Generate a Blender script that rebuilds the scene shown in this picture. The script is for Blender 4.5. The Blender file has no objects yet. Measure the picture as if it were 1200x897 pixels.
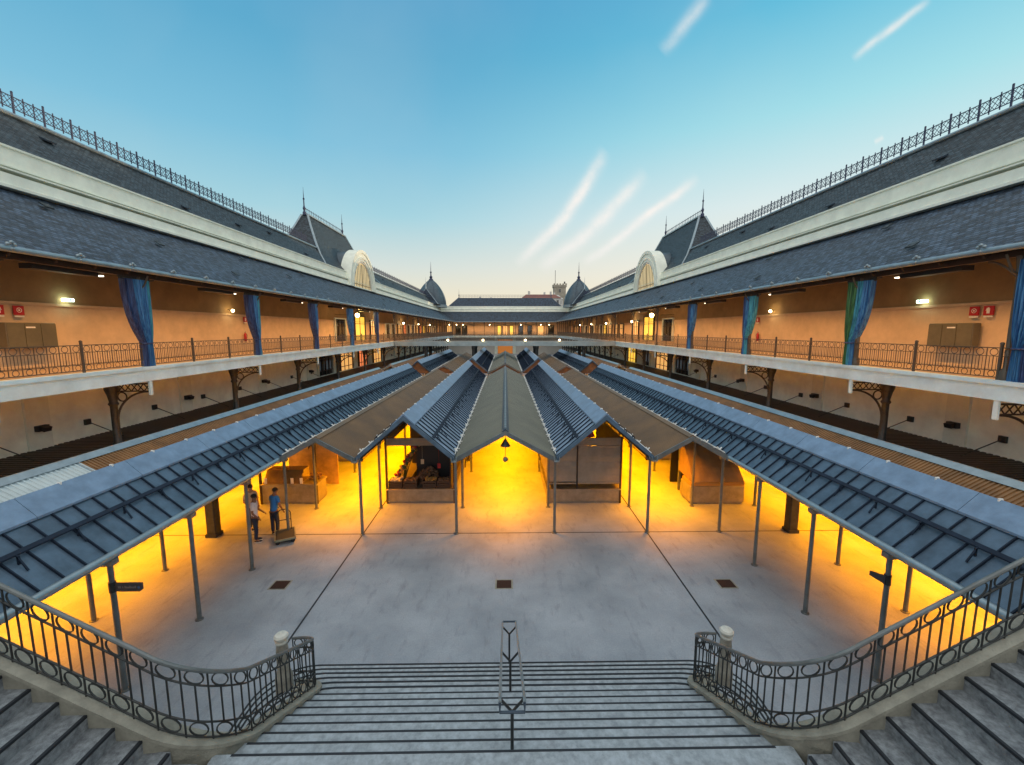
import bpy, bmesh, math, random
from mathutils import Vector, Matrix
random.seed(7)
S = bpy.context.scene
COL = S.collection
PI = math.pi
R = math.radians

# ------------------------------------------------------------------ materials
MATS = {}
def mat(name, col, rough=.6, metal=0., bump=0., bscale=20., var=0., vscale=3., dark=None, emit=None, estr=1., spec=.5, coat=0.):
    if name in MATS: return MATS[name]
    m = bpy.data.materials.new(name); m.use_nodes = True
    nt = m.node_tree; N = nt.nodes; L = nt.links
    b = N['Principled BSDF']
    b.inputs['Base Color'].default_value = (*col, 1)
    b.inputs['Roughness'].default_value = rough
    b.inputs['Metallic'].default_value = metal
    b.inputs['Specular IOR Level'].default_value = spec
    tc = N.new('ShaderNodeTexCoord')
    if var > 0:
        n = N.new('ShaderNodeTexNoise'); n.inputs['Scale'].default_value = vscale; n.inputs['Detail'].default_value = 7
        n.inputs['Roughness'].default_value = .65
        L.new(tc.outputs['Object'], n.inputs['Vector'])
        r = N.new('ShaderNodeValToRGB')
        d = dark or tuple(c*(1-var) for c in col)
        r.color_ramp.elements[0].position = .35; r.color_ramp.elements[0].color = (*d, 1)
        r.color_ramp.elements[1].position = .65; r.color_ramp.elements[1].color = (*[min(1, c*(1+var*.35)) for c in col], 1)
        L.new(n.outputs['Fac'], r.inputs['Fac']); L.new(r.outputs['Color'], b.inputs['Base Color'])
        mr = N.new('ShaderNodeMapRange'); mr.inputs['To Min'].default_value = max(.05, rough-.12); mr.inputs['To Max'].default_value = min(1, rough+.12)
        L.new(n.outputs['Fac'], mr.inputs['Value']); L.new(mr.outputs['Result'], b.inputs['Roughness'])
    if bump > 0:
        n2 = N.new('ShaderNodeTexNoise'); n2.inputs['Scale'].default_value = bscale; n2.inputs['Detail'].default_value = 5
        L.new(tc.outputs['Object'], n2.inputs['Vector'])
        bp = N.new('ShaderNodeBump'); bp.inputs['Strength'].default_value = bump; bp.inputs['Distance'].default_value = .02
        L.new(n2.outputs['Fac'], bp.inputs['Height']); L.new(bp.outputs['Normal'], b.inputs['Normal'])
    if emit:
        b.inputs['Emission Color'].default_value = (*emit, 1); b.inputs['Emission Strength'].default_value = estr
    MATS[name] = m
    return m

def slate(name, axis, col=(.046, .072, .108)):
    """slate tiles laid in courses; axis = which horizontal axis the courses run along"""
    m = bpy.data.materials.new(name); m.use_nodes = True
    nt = m.node_tree; N = nt.nodes; L = nt.links; b = N['Principled BSDF']
    tc = N.new('ShaderNodeTexCoord'); sp = N.new('ShaderNodeSeparateXYZ'); L.new(tc.outputs['Object'], sp.inputs[0])
    cb = N.new('ShaderNodeCombineXYZ')
    mz = N.new('ShaderNodeMath'); mz.operation = 'MULTIPLY'; mz.inputs[1].default_value = 1.7
    L.new(sp.outputs['Z'], mz.inputs[0])
    if len(axis) == 2:
        sm = N.new('ShaderNodeMath'); L.new(sp.outputs['X'], sm.inputs[0]); L.new(sp.outputs['Y'], sm.inputs[1]); L.new(sm.outputs[0], cb.inputs['X'])
    else: L.new(sp.outputs[axis], cb.inputs['X'])
    L.new(mz.outputs[0], cb.inputs['Y'])
    br = N.new('ShaderNodeTexBrick'); br.inputs['Scale'].default_value = 1.0
    br.inputs['Brick Width'].default_value = .26; br.inputs['Row Height'].default_value = .17
    br.inputs['Mortar Size'].default_value = .018; br.inputs['Mortar Smooth'].default_value = .4; br.inputs['Bias'].default_value = -.1
    br.inputs['Color1'].default_value = (*[c*.45 for c in col], 1); br.inputs['Color2'].default_value = (*[c*1.9 for c in col], 1)
    br.inputs['Mortar'].default_value = (*[c*.25 for c in col], 1)
    L.new(cb.outputs[0], br.inputs['Vector'])
    n = N.new('ShaderNodeTexNoise'); n.inputs['Scale'].default_value = 1.3; n.inputs['Detail'].default_value = 8; n.inputs['Roughness'].default_value = .7
    L.new(tc.outputs['Object'], n.inputs['Vector'])
    mx = N.new('ShaderNodeMix'); mx.data_type = 'RGBA'; mx.blend_type = 'OVERLAY'; mx.inputs['Factor'].default_value = .8
    L.new(br.outputs['Color'], mx.inputs['A']); L.new(n.outputs['Fac'], mx.inputs['B'])
    L.new(mx.outputs['Result'], b.inputs['Base Color'])
    mr = N.new('ShaderNodeMapRange'); mr.inputs['To Min'].default_value = .38; mr.inputs['To Max'].default_value = .75
    L.new(n.outputs['Fac'], mr.inputs['Value']); L.new(mr.outputs['Result'], b.inputs['Roughness'])
    ad = N.new('ShaderNodeMath'); ad.operation = 'MULTIPLY_ADD'; ad.inputs[1].default_value = -1; 
    L.new(br.outputs['Fac'], ad.inputs[0])
    n3 = N.new('ShaderNodeTexNoise'); n3.inputs['Scale'].default_value = 7; n3.inputs['Detail'].default_value = 6; L.new(tc.outputs['Object'], n3.inputs['Vector'])
    L.new(n3.outputs['Fac'], ad.inputs[2])
    bp = N.new('ShaderNodeBump'); bp.inputs['Strength'].default_value = 1.0; bp.inputs['Distance'].default_value = .07
    L.new(ad.outputs[0], bp.inputs['Height']); L.new(bp.outputs['Normal'], b.inputs['Normal'])
    MATS[name] = m
    return m

slateY = slate('slate_y', 'Y'); slateX = slate('slate_x', 'X'); slateU = slate('slate_upper', 'Y', (.034, .050, .060)); slateXY = slate('slate_xy', 'XY', (.034, .052, .066))
slateD = mat('slate_dome', (.05, .085, .11), .4, 0, .5, 4, .4, 1.5)
white = mat('painted_parapet', (.82, .86, .74), .6, 0, .25, 12, .12, 1.2)
fascia = mat('painted_fascia', (.64, .84, .90), .5, 0, .15, 10, .18, .9)
stonew = mat('white_stone', (.62, .62, .55), .6, 0, .3, 14, .25, 3)
wallU = mat('ochre_plaster', (.66, .49, .30), .85, 0, .4, 25, .14, 1.1)
wallL = mat('cream_plaster', (.82, .88, .76), .85, 0, .4, 25, .16, .9)
pil = mat('grey_plaster', (.70, .76, .66), .85, 0, .3, 25, .15, .9)
iron = mat('dark_iron', (.045, .05, .05), .45, .4, .2, 30, .4, 6)
ironb = mat('blue_iron', (.035, .045, .09), .5, .3)
bronze = mat('gallery_iron', (.11, .085, .06), .5, .3)
wood = mat('dark_wood', (.055, .032, .02), .6, 0, .3, 8, .4, 2)
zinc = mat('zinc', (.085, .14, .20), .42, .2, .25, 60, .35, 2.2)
navy = mat('navy_metal', (.018, .030, .052), .75, 0, .1, 30, .3, 3, spec=.2)
zincB = mat('zinc_sky_sheen', (.25, .34, .45), .42, .2, .2, 60, .25, 2.2)  # lighter zinc copy: sky reflection on the inner gables put into colour
zincD = mat('zinc_dark', (.045, .07, .10), .4, .3, .1, 30, .3, 2)
zincL = mat('zinc_cap', (.19, .29, .42), .5, .1, .2, 60, .25, 2.5)
gutterm = mat('gutter_metal', (.30, .37, .40), .32, .5, .1, 20, .2, 3)
poly0 = mat('aisle_sheet_sheen_grey', (.16, .16, .12), .5, 0, .2, 6, .22, .8)  # sky sheen on the central sheets put into this greyer base colour
poly1 = mat('aisle_sheet_glow_brown', (.18, .105, .045), .5, 0, .2, 6, .3, .8)  # lamp glow through the side sheets put into this browner base colour
poly2 = mat('slat_glow_brown', (.24, .125, .045), .5, 0, .2, 9, .35, 1.5)  # lamp glow through the outer slats put into their brown
polyD = mat('slat_dark', (.045, .034, .026), .55, 0, .2, 9, .35, 1.5)
polyW = mat('slat_white', (.50, .60, .62), .45, 0, .1, 9, .15, 1.5)
postm = mat('post_grey', (.16, .18, .18), .4, .4, .1, 20, .25, 4)
steel = mat('stall_steel', (.34, .31, .26), .33, .6, .1, 12, .25, 3)
taupe = mat('shutter_fabric', (.27, .25, .22), .75, 0, .4, 16, .2, 2)
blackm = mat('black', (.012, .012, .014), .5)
rubber = mat('rubber', (.02, .02, .022), .7)
nosing = mat('nosing_strip', (.012, .016, .022), .6)
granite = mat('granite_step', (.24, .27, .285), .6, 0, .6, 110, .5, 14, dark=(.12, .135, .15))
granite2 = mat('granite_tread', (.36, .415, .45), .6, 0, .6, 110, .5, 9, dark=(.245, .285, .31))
curbm = mat('curb_stone', (.30, .295, .24), .7, 0, .5, 40, .3, 4)
hatch = mat('rusty_cover', (.05, .022, .014), .7, .2, .6, 60)
roofred = mat('far_roof_tile', (.24, .09, .06), .8, 0, .3, 3, .3, .5)
cityw = mat('far_plaster', (.5, .5, .47), .8, 0, 0, 5, .15, .2)
stone = mat('tower_stone', (.33, .30, .24), .85, 0, .4, 3, .3, .4)
glassd = mat('dark_glass', (.02, .022, .02), .08, 0, spec=.8)
cabm = mat('cabinet_metal', (.15, .135, .085), .5, .2, .2, 60, .15, 3)
redm = mat('sign_red', (.42, .015, .02), .5)
signw = mat('sign_white', (.8, .8, .75), .5)
glow_exit = mat('exit_light', (.8, .9, .85), .5, emit=(.75, 1, .8), estr=7)
glow_green = mat('exit_green', (.02, .35, .12), .5, emit=(.02, .5, .2), estr=1.5)
glow_bulb = mat('lamp_glow', (1, .8, .5), .5, emit=(1, .72, .36), estr=26)
glow_win = mat('lit_window', (.6, .4, .2), .5, emit=(1, .50, .14), estr=.8)
glow_win2 = mat('lit_window_yellow', (.6, .45, .2), .5, emit=(1, .58, .06), estr=1.1)
glow_red = mat('lit_window_red', (.5, .2, .1), .5, emit=(1, .25, .08), estr=.9)
glow_gate = mat('gate_glow', (.3, .12, .04), .6, emit=(1, .32, .05), estr=.35)
blind = mat('dormer_blind', (.62, .52, .30), .7, 0, .2, 6, emit=(1, .78, .42), estr=.42)
glow_tube = mat('tube_glow', (1, 1, .9), .5, emit=(1, .85, .6), estr=5)
def cloth(name, lo, hi):
    m = mat(name, hi, .55, 0, .3, 30, .3, 5); nt = m.node_tree
    for n in nt.nodes:
        if n.type == 'VALTORGB':
            n.color_ramp.elements[0].position = .38; n.color_ramp.elements[0].color = (*lo, 1); n.color_ramp.elements[1].position = .62; n.color_ramp.elements[1].color = (*hi, 1)
            nz_ = n.inputs['Fac'].links[0].from_node
            mp = nt.nodes.new('ShaderNodeMapping'); mp.inputs['Scale'].default_value = (3.2, 3.2, .16)  # pleat highlights put into the colour as vertical light and dark streaks
            nt.links.new(nz_.inputs['Vector'].links[0].from_socket, mp.inputs['Vector']); nt.links.new(mp.outputs['Vector'], nz_.inputs['Vector'])
    return m
c_dblue = cloth('curtain_dark_blue', (.012, .02, .07), (.05, .10, .25))
c_blue = cloth('curtain_blue', (.015, .07, .22), (.08, .28, .52))
c_teal = cloth('curtain_teal', (.02, .14, .22), (.10, .46, .55))
c_green = cloth('curtain_green', (.02, .07, .025), (.10, .26, .09))
skin = mat('skin', (.23, .11, .065), .55)
skinl = mat('skin_light', (.42, .24, .16), .55)
hair = mat('hair', (.01, .008, .007), .6)
clo_w = mat('cloth_white', (.72, .68, .70), .85, 0, .4, 30)
clo_b = mat('cloth_blue', (.035, .19, .50), .85, 0, .4, 30)
clo_n = mat('cloth_navy', (.02, .03, .06), .85, 0, .4, 30)
clo_y = mat('cloth_cream', (.6, .5, .38), .85)
prod = [mat('produce_%s' % n, c, .6) for n, c in (('brown', (.16, .09, .05)), ('ochre', (.4, .22, .06)), ('green', (.05, .09, .03)), ('red', (.35, .03, .03)), ('pale', (.45, .4, .3)))]
goldp = mat('gold_panel', (.62, .40, .13), .4, .3, .3, 5, .35, 2)

def floor_mat():
    m = bpy.data.materials.new('polished_concrete'); m.use_nodes = True
    nt = m.node_tree; N = nt.nodes; L = nt.links; b = N['Principled BSDF']
    tc = N.new('ShaderNodeTexCoord')
    def noise(sc, det, vec=None, ro=.6):
        n = N.new('ShaderNodeTexNoise'); n.inputs['Scale'].default_value = sc; n.inputs['Detail'].default_value = det; n.inputs['Roughness'].default_value = ro
        L.new(vec or tc.outputs['Object'], n.inputs['Vector']); return n
    a = noise(.55, 9, ro=.62); c = noise(30, 4)
    mp = N.new('ShaderNodeMapping'); mp.inputs['Scale'].default_value = (2.6, .7, 1); mp.inputs['Rotation'].default_value = (0, 0, .25)
    L.new(tc.outputs['Object'], mp.inputs['Vector'])
    s = noise(1.6, 6, mp.outputs['Vector'], .7)
    r1 = N.new('ShaderNodeValToRGB'); r1.color_ramp.elements[0].position = .32; r1.color_ramp.elements[0].color = (.225, .26, .295, 1)
    r1.color_ramp.elements[1].position = .68; r1.color_ramp.elements[1].color = (.35, .39, .43, 1)
    L.new(a.outputs['Fac'], r1.inputs['Fac'])
    r2 = N.new('ShaderNodeValToRGB'); r2.color_ramp.elements[0].position = .27; r2.color_ramp.elements[0].color = (.42, .43, .45, 1)
    r2.color_ramp.elements[1].position = .46; r2.color_ramp.elements[1].color = (1, 1, 1, 1)
    L.new(s.outputs['Fac'], r2.inputs['Fac'])
    mx = N.new('ShaderNodeMix'); mx.data_type = 'RGBA'; mx.blend_type = 'MULTIPLY'; mx.inputs['Factor'].default_value = .5
    L.new(r1.outputs['Color'], mx.inputs['A']); L.new(r2.outputs['Color'], mx.inputs['B'])
    mx2 = N.new('ShaderNodeMix'); mx2.data_type = 'RGBA'; mx2.blend_type = 'OVERLAY'; mx2.inputs['Factor'].default_value = .3
    L.new(mx.outputs['Result'], mx2.inputs['A']); L.new(c.outputs['Fac'], mx2.inputs['B'])
    L.new(mx2.outputs['Result'], b.inputs['Base Color'])
    mr = N.new('ShaderNodeMapRange'); mr.inputs['To Min'].default_value = .38; mr.inputs['To Max'].default_value = .62
    L.new(a.outputs['Fac'], mr.inputs['Value']); L.new(mr.outputs['Result'], b.inputs['Roughness'])
    bp = N.new('ShaderNodeBump'); bp.inputs['Strength'].default_value = .15; bp.inputs['Distance'].default_value = .01
    L.new(c.outputs['Fac'], bp.inputs['Height']); L.new(bp.outputs['Normal'], b.inputs['Normal'])
    return m
floorm = floor_mat()
groundm = mat('far_ground', (.12, .12, .11), .9, 0, 0, 5, .3, .02)

# ------------------------------------------------------------------ mesh helpers
def origin_of(o):
    v = Vector((0, 0, 0))
    while o is not None:
        v += o.location; o = o.parent
    return v
class MB:
    def __init__(s, side=1): s.v = []; s.f = []; s.side = side
    def add(s, vs, fs):
        k = len(s.v); s.v += [(p[0]*s.side, p[1], p[2]) for p in vs]; s.f += [tuple(i+k for i in f) for f in fs]
    def hexa(s, p): s.add(p, [(0, 3, 2, 1), (4, 5, 6, 7), (0, 1, 5, 4), (1, 2, 6, 5), (2, 3, 7, 6), (3, 0, 4, 7)])
    def box(s, x0, x1, y0, y1, z0, z1):
        s.hexa([(x0, y0, z0), (x1, y0, z0), (x1, y1, z0), (x0, y1, z0), (x0, y0, z1), (x1, y0, z1), (x1, y1, z1), (x0, y1, z1)])
    def bbox(s, x0, x1, y0, y1, z0, z1, b=.01):
        """box with chamfered vertical and top edges"""
        p = lambda i: [(x0+i, y0), (x0, y0+i), (x0, y1-i), (x0+i, y1), (x1-i, y1), (x1, y1-i), (x1, y0+i), (x1-i, y0)]
        P = [(a, c, z0) for a, c in p(b)]+[(a, c, z1-b) for a, c in p(b)]+[(min(max(a, x0+b), x1-b), min(max(c, y0+b), y1-b), z1) for a, c in p(b)]
        F = [tuple(range(8)), tuple(range(23, 15, -1))]
        for k in (0, 8):
            for i in range(8): j = (i+1) % 8; F.append((k+i, k+j, k+8+j, k+8+i))
        s.add(P, F)
    def quad(s, a, b, c, d): s.add([a, b, c, d], [(0, 1, 2, 3)])
    def bar(s, p, q, w, h=None):
        p = Vector(p); q = Vector(q); h = h or w; d = (q-p)
        if d.length < 1e-6: return
        d.normalize(); up = Vector((0, 0, 1)) if abs(d.z) < .95 else Vector((0, 1, 0))
        a = d.cross(up).normalized()*w/2; b = a.cross(d).normalized()*h/2
        s.hexa([tuple(p-a-b), tuple(p+a-b), tuple(p+a+b), tuple(p-a+b), tuple(q-a-b), tuple(q+a-b), tuple(q+a+b), tuple(q-a+b)])
    def tube(s, pts, r, n=8, closed=False):
        pts = [Vector(p) for p in pts]; m = len(pts); rings = []; prev = None
        rr = r if isinstance(r, (list, tuple)) else [r]*m
        for i, p in enumerate(pts):
            if closed: d = pts[(i+1) % m]-pts[i-1]
            else: d = pts[min(i+1, m-1)]-pts[max(i-1, 0)]
            d.normalize()
            if prev is None:
                up = Vector((0, 0, 1)) if abs(d.z) < .9 else Vector((1, 0, 0)); a = d.cross(up).normalized()
            else:
                a = prev-d*prev.dot(d); a.normalize()
            prev = a; b = d.cross(a)
            rings.append([tuple(p+(a*math.cos(t)+b*math.sin(t))*rr[i]) for t in [2*PI*k/n for k in range(n)]])
        V = [v for ring in rings for v in ring]; F = []
        for i in range(m if closed else m-1):
            j = (i+1) % m
            for k in range(n): l = (k+1) % n; F.append((i*n+k, i*n+l, j*n+l, j*n+k))
        if not closed: F += [tuple(range(n-1, -1, -1)), tuple((m-1)*n+k for k in range(n))]
        s.add(V, F)
    def lathe(s, c, prof, n=16, sy=1):
        V = []; F = []
        for r, z in prof:
            for k in range(n): V.append((c[0]+r*math.cos(2*PI*k/n), c[1]+sy*r*math.sin(2*PI*k/n), c[2]+z))
        for i in range(len(prof)-1):
            for k in range(n): l = (k+1) % n; F.append((i*n+k, i*n+l, (i+1)*n+l, (i+1)*n+k))
        F += [tuple(range(n-1, -1, -1)), tuple((len(prof)-1)*n+k for k in range(n))]
        s.add(V, F)
    def prism(s, poly, a0, a1, axis='Y'):
        """poly in (x,z) extruded along Y, or (y,z) extruded along X, or (x,y) along Z"""
        n = len(poly)
        f = {'Y': lambda p, a: (p[0], a, p[1]), 'X': lambda p, a: (a, p[0], p[1]), 'Z': lambda p, a: (p[0], p[1], a)}[axis]
        s.add([f(p, a0) for p in poly]+[f(p, a1) for p in poly],
              [tuple(range(n)), tuple(range(2*n-1, n-1, -1))]+[(i, (i+1) % n, n+(i+1) % n, n+i) for i in range(n)])
    def ball(s, c, r, n=8, m=6, sc=(1, 1, 1)):
        V = []; F = []
        for i in range(1, m):
            t = PI*i/m
            for k in range(n):
                V.append((c[0]+sc[0]*r*math.sin(t)*math.cos(2*PI*k/n), c[1]+sc[1]*r*math.sin(t)*math.sin(2*PI*k/n), c[2]+sc[2]*r*math.cos(t)))
        for i in range(m-2):
            for k in range(n): l = (k+1) % n; F.append((i*n+k, i*n+l, (i+1)*n+l, (i+1)*n+k))
        V += [(c[0], c[1], c[2]+r*sc[2]), (c[0], c[1], c[2]-r*sc[2])]
        for k in range(n): l = (k+1) % n; F.append((len(V)-2, l, k)); F.append((len(V)-1, (m-2)*n+k, (m-2)*n+l))
        s.add(V, F)
    def build(s, name, m, parent=None, smooth=False, base=None):
        o0 = origin_of(parent) if parent else Vector(base or (0, 0, 0))
        me = bpy.data.meshes.new(name)
        me.from_pydata([(v[0]-o0.x, v[1]-o0.y, v[2]-o0.z) for v in s.v], [], s.f)
        bm = bmesh.new(); bm.from_mesh(me); bmesh.ops.recalc_face_normals(bm, faces=bm.faces); bm.to_mesh(me); bm.free()
        if smooth:
            for p in me.polygons: p.use_smooth = True
            try: me.set_sharp_from_angle(angle=R(40))
            except Exception: pass
        me.materials.append(m)
        o = bpy.data.objects.new(name, me); COL.objects.link(o)
        if parent: o.parent = parent
        else: o.location = o0
        return o
def tag(o, label=None, cat=None, group=None, kind=None):
    if label: o['label'] = label
    if cat: o['category'] = cat
    if group: o['group'] = group
    if kind: o['kind'] = kind
    return o
def thing(name, loc, label, cat, group=None):
    o = bpy.data.objects.new(name, None); COL.objects.link(o); o.location = loc
    o.empty_display_size = .3
    return tag(o, label, cat, group)
def inst(src, parent, loc, name=None, rz=0, sx=1):
    """copy of a part (and its sub-parts) under parent"""
    c = src.copy(); COL.objects.link(c); c.parent = parent; c.location = loc; c.rotation_euler = (0, 0, rz); c.scale = (sx, 1, 1)
    for ch in src.children:
        d = ch.copy(); COL.objects.link(d); d.parent = c
    return c
def dup(root, loc, rz=0, label=None, group=None, sx=1):
    r = root.copy(); COL.objects.link(r); r.location = loc; r.rotation_euler = (0, 0, rz); r.scale = (sx, 1, 1)
    if label: r['label'] = label
    if group: r['group'] = group
    for ch in root.children:
        c = ch.copy(); COL.objects.link(c); c.parent = r
        for g in ch.children:
            d = g.copy(); COL.objects.link(d); d.parent = c
    return r
def area(name, loc, sx, sy, power, col, spread=120, rot=(0, 0, 0), parent=None):
    l = bpy.data.lights.new(name, 'AREA'); l.shape = 'RECTANGLE'; l.size = sx; l.size_y = sy; l.energy = power; l.color = col
    l.spread = R(spread)
    o = bpy.data.objects.new(name, l); COL.objects.link(o); o.location = Vector(loc)-(origin_of(parent) if parent else Vector()); o.rotation_euler = rot
    if parent: o.parent = parent
    return o
def point(name, loc, power, col, r=.08, parent=None):
    l = bpy.data.lights.new(name, 'POINT'); l.energy = power; l.color = col; l.shadow_soft_size = r
    o = bpy.data.objects.new(name, l); COL.objects.link(o); o.location = Vector(loc)-(origin_of(parent) if parent else Vector())
    if parent: o.parent = parent
    return o

# ------------------------------------------------------------------ ground
g = MB(); g.box(-900, 900, -300, 1500, -.6, -.304); tag(g.build('ground', groundm), kind='structure')
g = MB(); g.box(-20.6, 20.6, -6, 136, -.3, 0); tag(g.build('floor', floorm), kind='structure')
g = MB()
for u in (-5.35, 5.35): g.box(u-.025, u+.025, 8.95, 125, .001, .004)
g.box(-20, 20, 15.10, 15.14, .001, .004)
tag(g.build('floor_joints', nosing), kind='structure')
for i, (x, y, lab) in enumerate([(-6.77, 11.95, 'rusty square drain cover in the floor left of the long joint line'), (-.05, 11.88, 'rusty square drain cover in the middle of the floor beyond the stair handrail'), (6.65, 11.8, 'rusty square drain cover in the floor right of the long joint line')]):
    t = thing('drain_cover', (x, y, 0), lab, 'drain cover', 'drain covers in the courtyard floor')
    m = MB(); m.box(x-.27, x+.27, y-.24, y+.24, .001, .006); m.build('frame', curbm, t)
    m = MB()
    for k in range(9): m.box(x-.22, x+.22, y-.2+k*.045, y-.2+k*.045+.03, .007, .012)
    m.box(x-.22, x+.22, y-.2, y+.2, .0062, .008); m.build('grate', hatch, t)

# ------------------------------------------------------------------ gallery wings
PITCH = 2.84
YE = 131.0
def railing_panel_bm(m, L=PITCH, axis='Y', z0=0, H=1.03):
    """ornamental gallery panel from 0..L along axis"""
    def P(a, z): return (0, a, z) if axis == 'Y' else (a, 0, z)
    m.bar(P(0, z0+H), P(L, z0+H), .05, .03); m.bar(P(0, z0+H-.27), P(L, z0+H-.27), .022)
    m.bar(P(0, z0+.08), P(L, z0+.08), .03); m.bar(P(0, z0+.30), P(L, z0+.30), .022)
    n = 7; st = L/n
    for i in range(n):
        a = (i+.5)*st
        m.tube([P(a+.115*math.cos(t), z0+H-.135+.115*math.sin(t)) for t in [2*PI*k/12 for k in range(12)]], .013, 4, True)
        m.tube([P(a+.10*math.cos(t), z0+.19+.10*math.sin(t)) for t in [2*PI*k/12 for k in range(12)]], .013, 4, True)
        m.bar(P(i*st, z0+.08), P(i*st, z0+H), .02)
        m.bar(P(a-.0, z0+.30), P(a, z0+H-.27), .018)
        m.bar(P(i*st+st*.25, z0+.30), P(i*st+st*.25, z0+H-.27), .012); m.bar(P(i*st+st*.75, z0+.30), P(i*st+st*.75, z0+H-.27), .012)

def wing(s):
    side = 'left' if s < 0 else 'right'
    W = thing('gallery_wing', (s*18, 19, 0), 'two-storey market building with slate roofs and cream walls along the %s side' % side, 'building', 'gallery wings around the courtyard')
    Y0 = 4.0
    def M(): return MB(s)
    # gallery floor slab with painted fascia
    m = M(); m.box(15.8, 16.05, Y0, YE, 5.35, 6.0); m.box(15.72, 15.8, Y0, YE, 5.86, 6.0); m.build('slab_fascia', fascia, W)
    m = M(); m.box(16.05, 20.3, Y0, YE+4.3, 5.72, 5.99); m.build('gallery_floor', mat('gallery_tile', (.30, .22, .15), .5, 0, .1, 20, .2, 2), W)
    m = M(); m.box(20.3, 20.7, Y0, YE+4.6, 6.0, 13.3); m.build('upper_wall', wallU, W)
    m = M(); m.box(20.27, 20.298, Y0, YE+4.2, 8.78, 13.0); m.build('shaded_wall_band', mat('wall_shade_brown', (.38, .25, .11), .8, 0, .3, 20, .2, 1), W)  # shade on the wall above the moulding, put into colour as a brown band
    m = M(); m.box(20.3, 20.7, Y0, YE+4.6, 0, 5.99); m.build('lower_wall', wallL, W)
    m = M(); m.box(20.22, 20.299, Y0, YE+4.2, 8.66, 8.78); m.box(20.24, 20.299, Y0, YE+4.2, 6.0, 6.22); m.build('wall_moulding', wallU, W)
    # lower slate roof
    e = (15.4, 10.12); tt = (20.3, 13.3)
    m = M(); 
    m.add([(15.4, Y0, 10.12), (20.32, Y0, 13.3), (20.32, YE+4.6, 13.3), (15.4, YE-.4, 10.12),
           (15.4, Y0, 10.02), (20.32, Y0, 13.18), (20.32, YE+4.6, 13.18), (15.4, YE-.4, 10.02)],
          [(0, 1, 2, 3), (7, 6, 5, 4), (0, 3, 7, 4), (1, 5, 6, 2), (0, 4, 5, 1), (2, 6, 7, 3)])
    lr = m.build('lower_roof', slateY, W)
    m = M(); rng = random.Random(3+s)
    for k in range(26):
        y = 8+k*4.6+rng.random()*2; t = rng.choice([.25, .6, .8]); u = 15.4+4.9*t; z = 10.12+3.18*t
        m = M(); m.bar((u-.18, y, z+.03), (u+.12, y, z+.24), .34, .05); m.build('roof_vent', slateU, lr)
    m = M(); m.add([(15.5, Y0, 10.0), (20.3, Y0, 13.05), (20.3, YE+4, 13.05), (15.5, YE-.3, 10.0)], [(0, 1, 2, 3)])
    y = Y0
    while y < YE: m.bar((15.6, y, 9.98), (20.3, y, 12.95), .09, .16); y += 1.42
    m.box(15.9, 16.1, Y0, YE, 9.86, 10.1)
    m.build('soffit', wood, W)
    m = M(); m.tube([(15.36, Y0, 10.1), (15.36, YE-.5, 10.1)], .1, 10); m.build('eave_gutter', gutterm, W, True)
    # gutter ornaments
    m = M(); yb = 0
    for dy in (-.09, .09): m.ball((15.28, 13.74+dy, 10.24), .06)
    m.ball((15.26, 13.74, 10.3), .055); m.ball((15.26, 13.74, 10.1), .05)
    orn = m.build('gutter_ornament', gutterm, W, True)
    for k in range(1, 54): inst(orn, W, (0, 2.15*k, 0))
    # parapet
    z0 = 13.28
    prof = [(20.8, z0), (19.88, z0), (19.88, z0+.12), (20.0, z0+.17), (20.04, z0+.60), (20.36, z0+.62), (20.36, z0+.70), (19.96, z0+.72), (19.96, z0+.78), (20.34, z0+.80), (20.34, z0+.86), (20.08, z0+.88), (20.08, z0+.93), (20.34, z0+.97), (20.34, 14.97), (20.26, 15.0), (20.26, 15.08), (20.8, 15.08)]
    m = M(); m.prism(prof, Y0, YE+4.2); m.build('parapet', white, W)
    # upper roof
    m = M(); a = (20.45, 15.09); b = (22.35, 17.2)
    m.prism([a, b, (22.6, 17.2), (28, 17.2), (28, 13), (20.45, 13)], Y0, YE+2)
    ur = m.build('upper_roof', slateU, W)
    m = M(); m.tube([(22.3, Y0, 17.26), (22.3, YE, 17.26)], .11, 8); m.build('roof_edge_roll', gutterm, ur, True)
    m = M(); m.box(22.42, 22.7, Y0, YE, 17.201, 17.40); m.build('roof_edge_cap', zincD, ur)
    m = M(); rng = random.Random(9-s)
    for k in range(20):
        yy = 9+k*6.1+rng.random()*2
        if 48 < yy < 72: continue
        t = rng.choice([.3, .6, .12]); m = M(); m.bar((20.4+1.9*t-.05, yy, 15.1+2.1*t+.08), (20.4+1.9*t+.22, yy, 15.1+2.1*t+.2), .5, .08); m.build('roof_vent', zincD, ur)
    # cresting
    m = M(); L = 1.32; zb = 17.4
    m.bar((22.55, 0, zb), (22.55, 0, zb+.98), .06); m.ball((22.55, 0, zb+1.0), .05, 6, 4)
    for z in (zb+.28, zb+.80): m.bar((22.55, 0, z), (22.55, L, z), .035)
    for k in range(1, 3): m.bar((22.55, k*L/3, zb+.16), (22.55, k*L/3, zb+.92), .035)
    for k in range(6):
        y0 = k*L/6; y1 = y0+L/6
        for zz in (zb+.28, zb+.54):
            m.bar((22.55, y0, zz), (22.55, y1, zz+.26), .018); m.bar((22.55, y0, zz+.26), (22.55, y1, zz), .018)
    cr = m.build('cresting_panel', ironb, W); base = Vector(cr.location)
    first = True
    k = 0
    for k in range(int((YE-4-Y0)/L)):
        y = Y0+L*k
        if 49.2 < y < 70.5: continue
        if first: cr.location = (0, y, 0); first = False
        else: inst(cr, W, (0, y, 0))
    # columns with brackets
    ys = [4.8, 13.2]+[19+8.52*k for k in range(14)]
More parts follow.
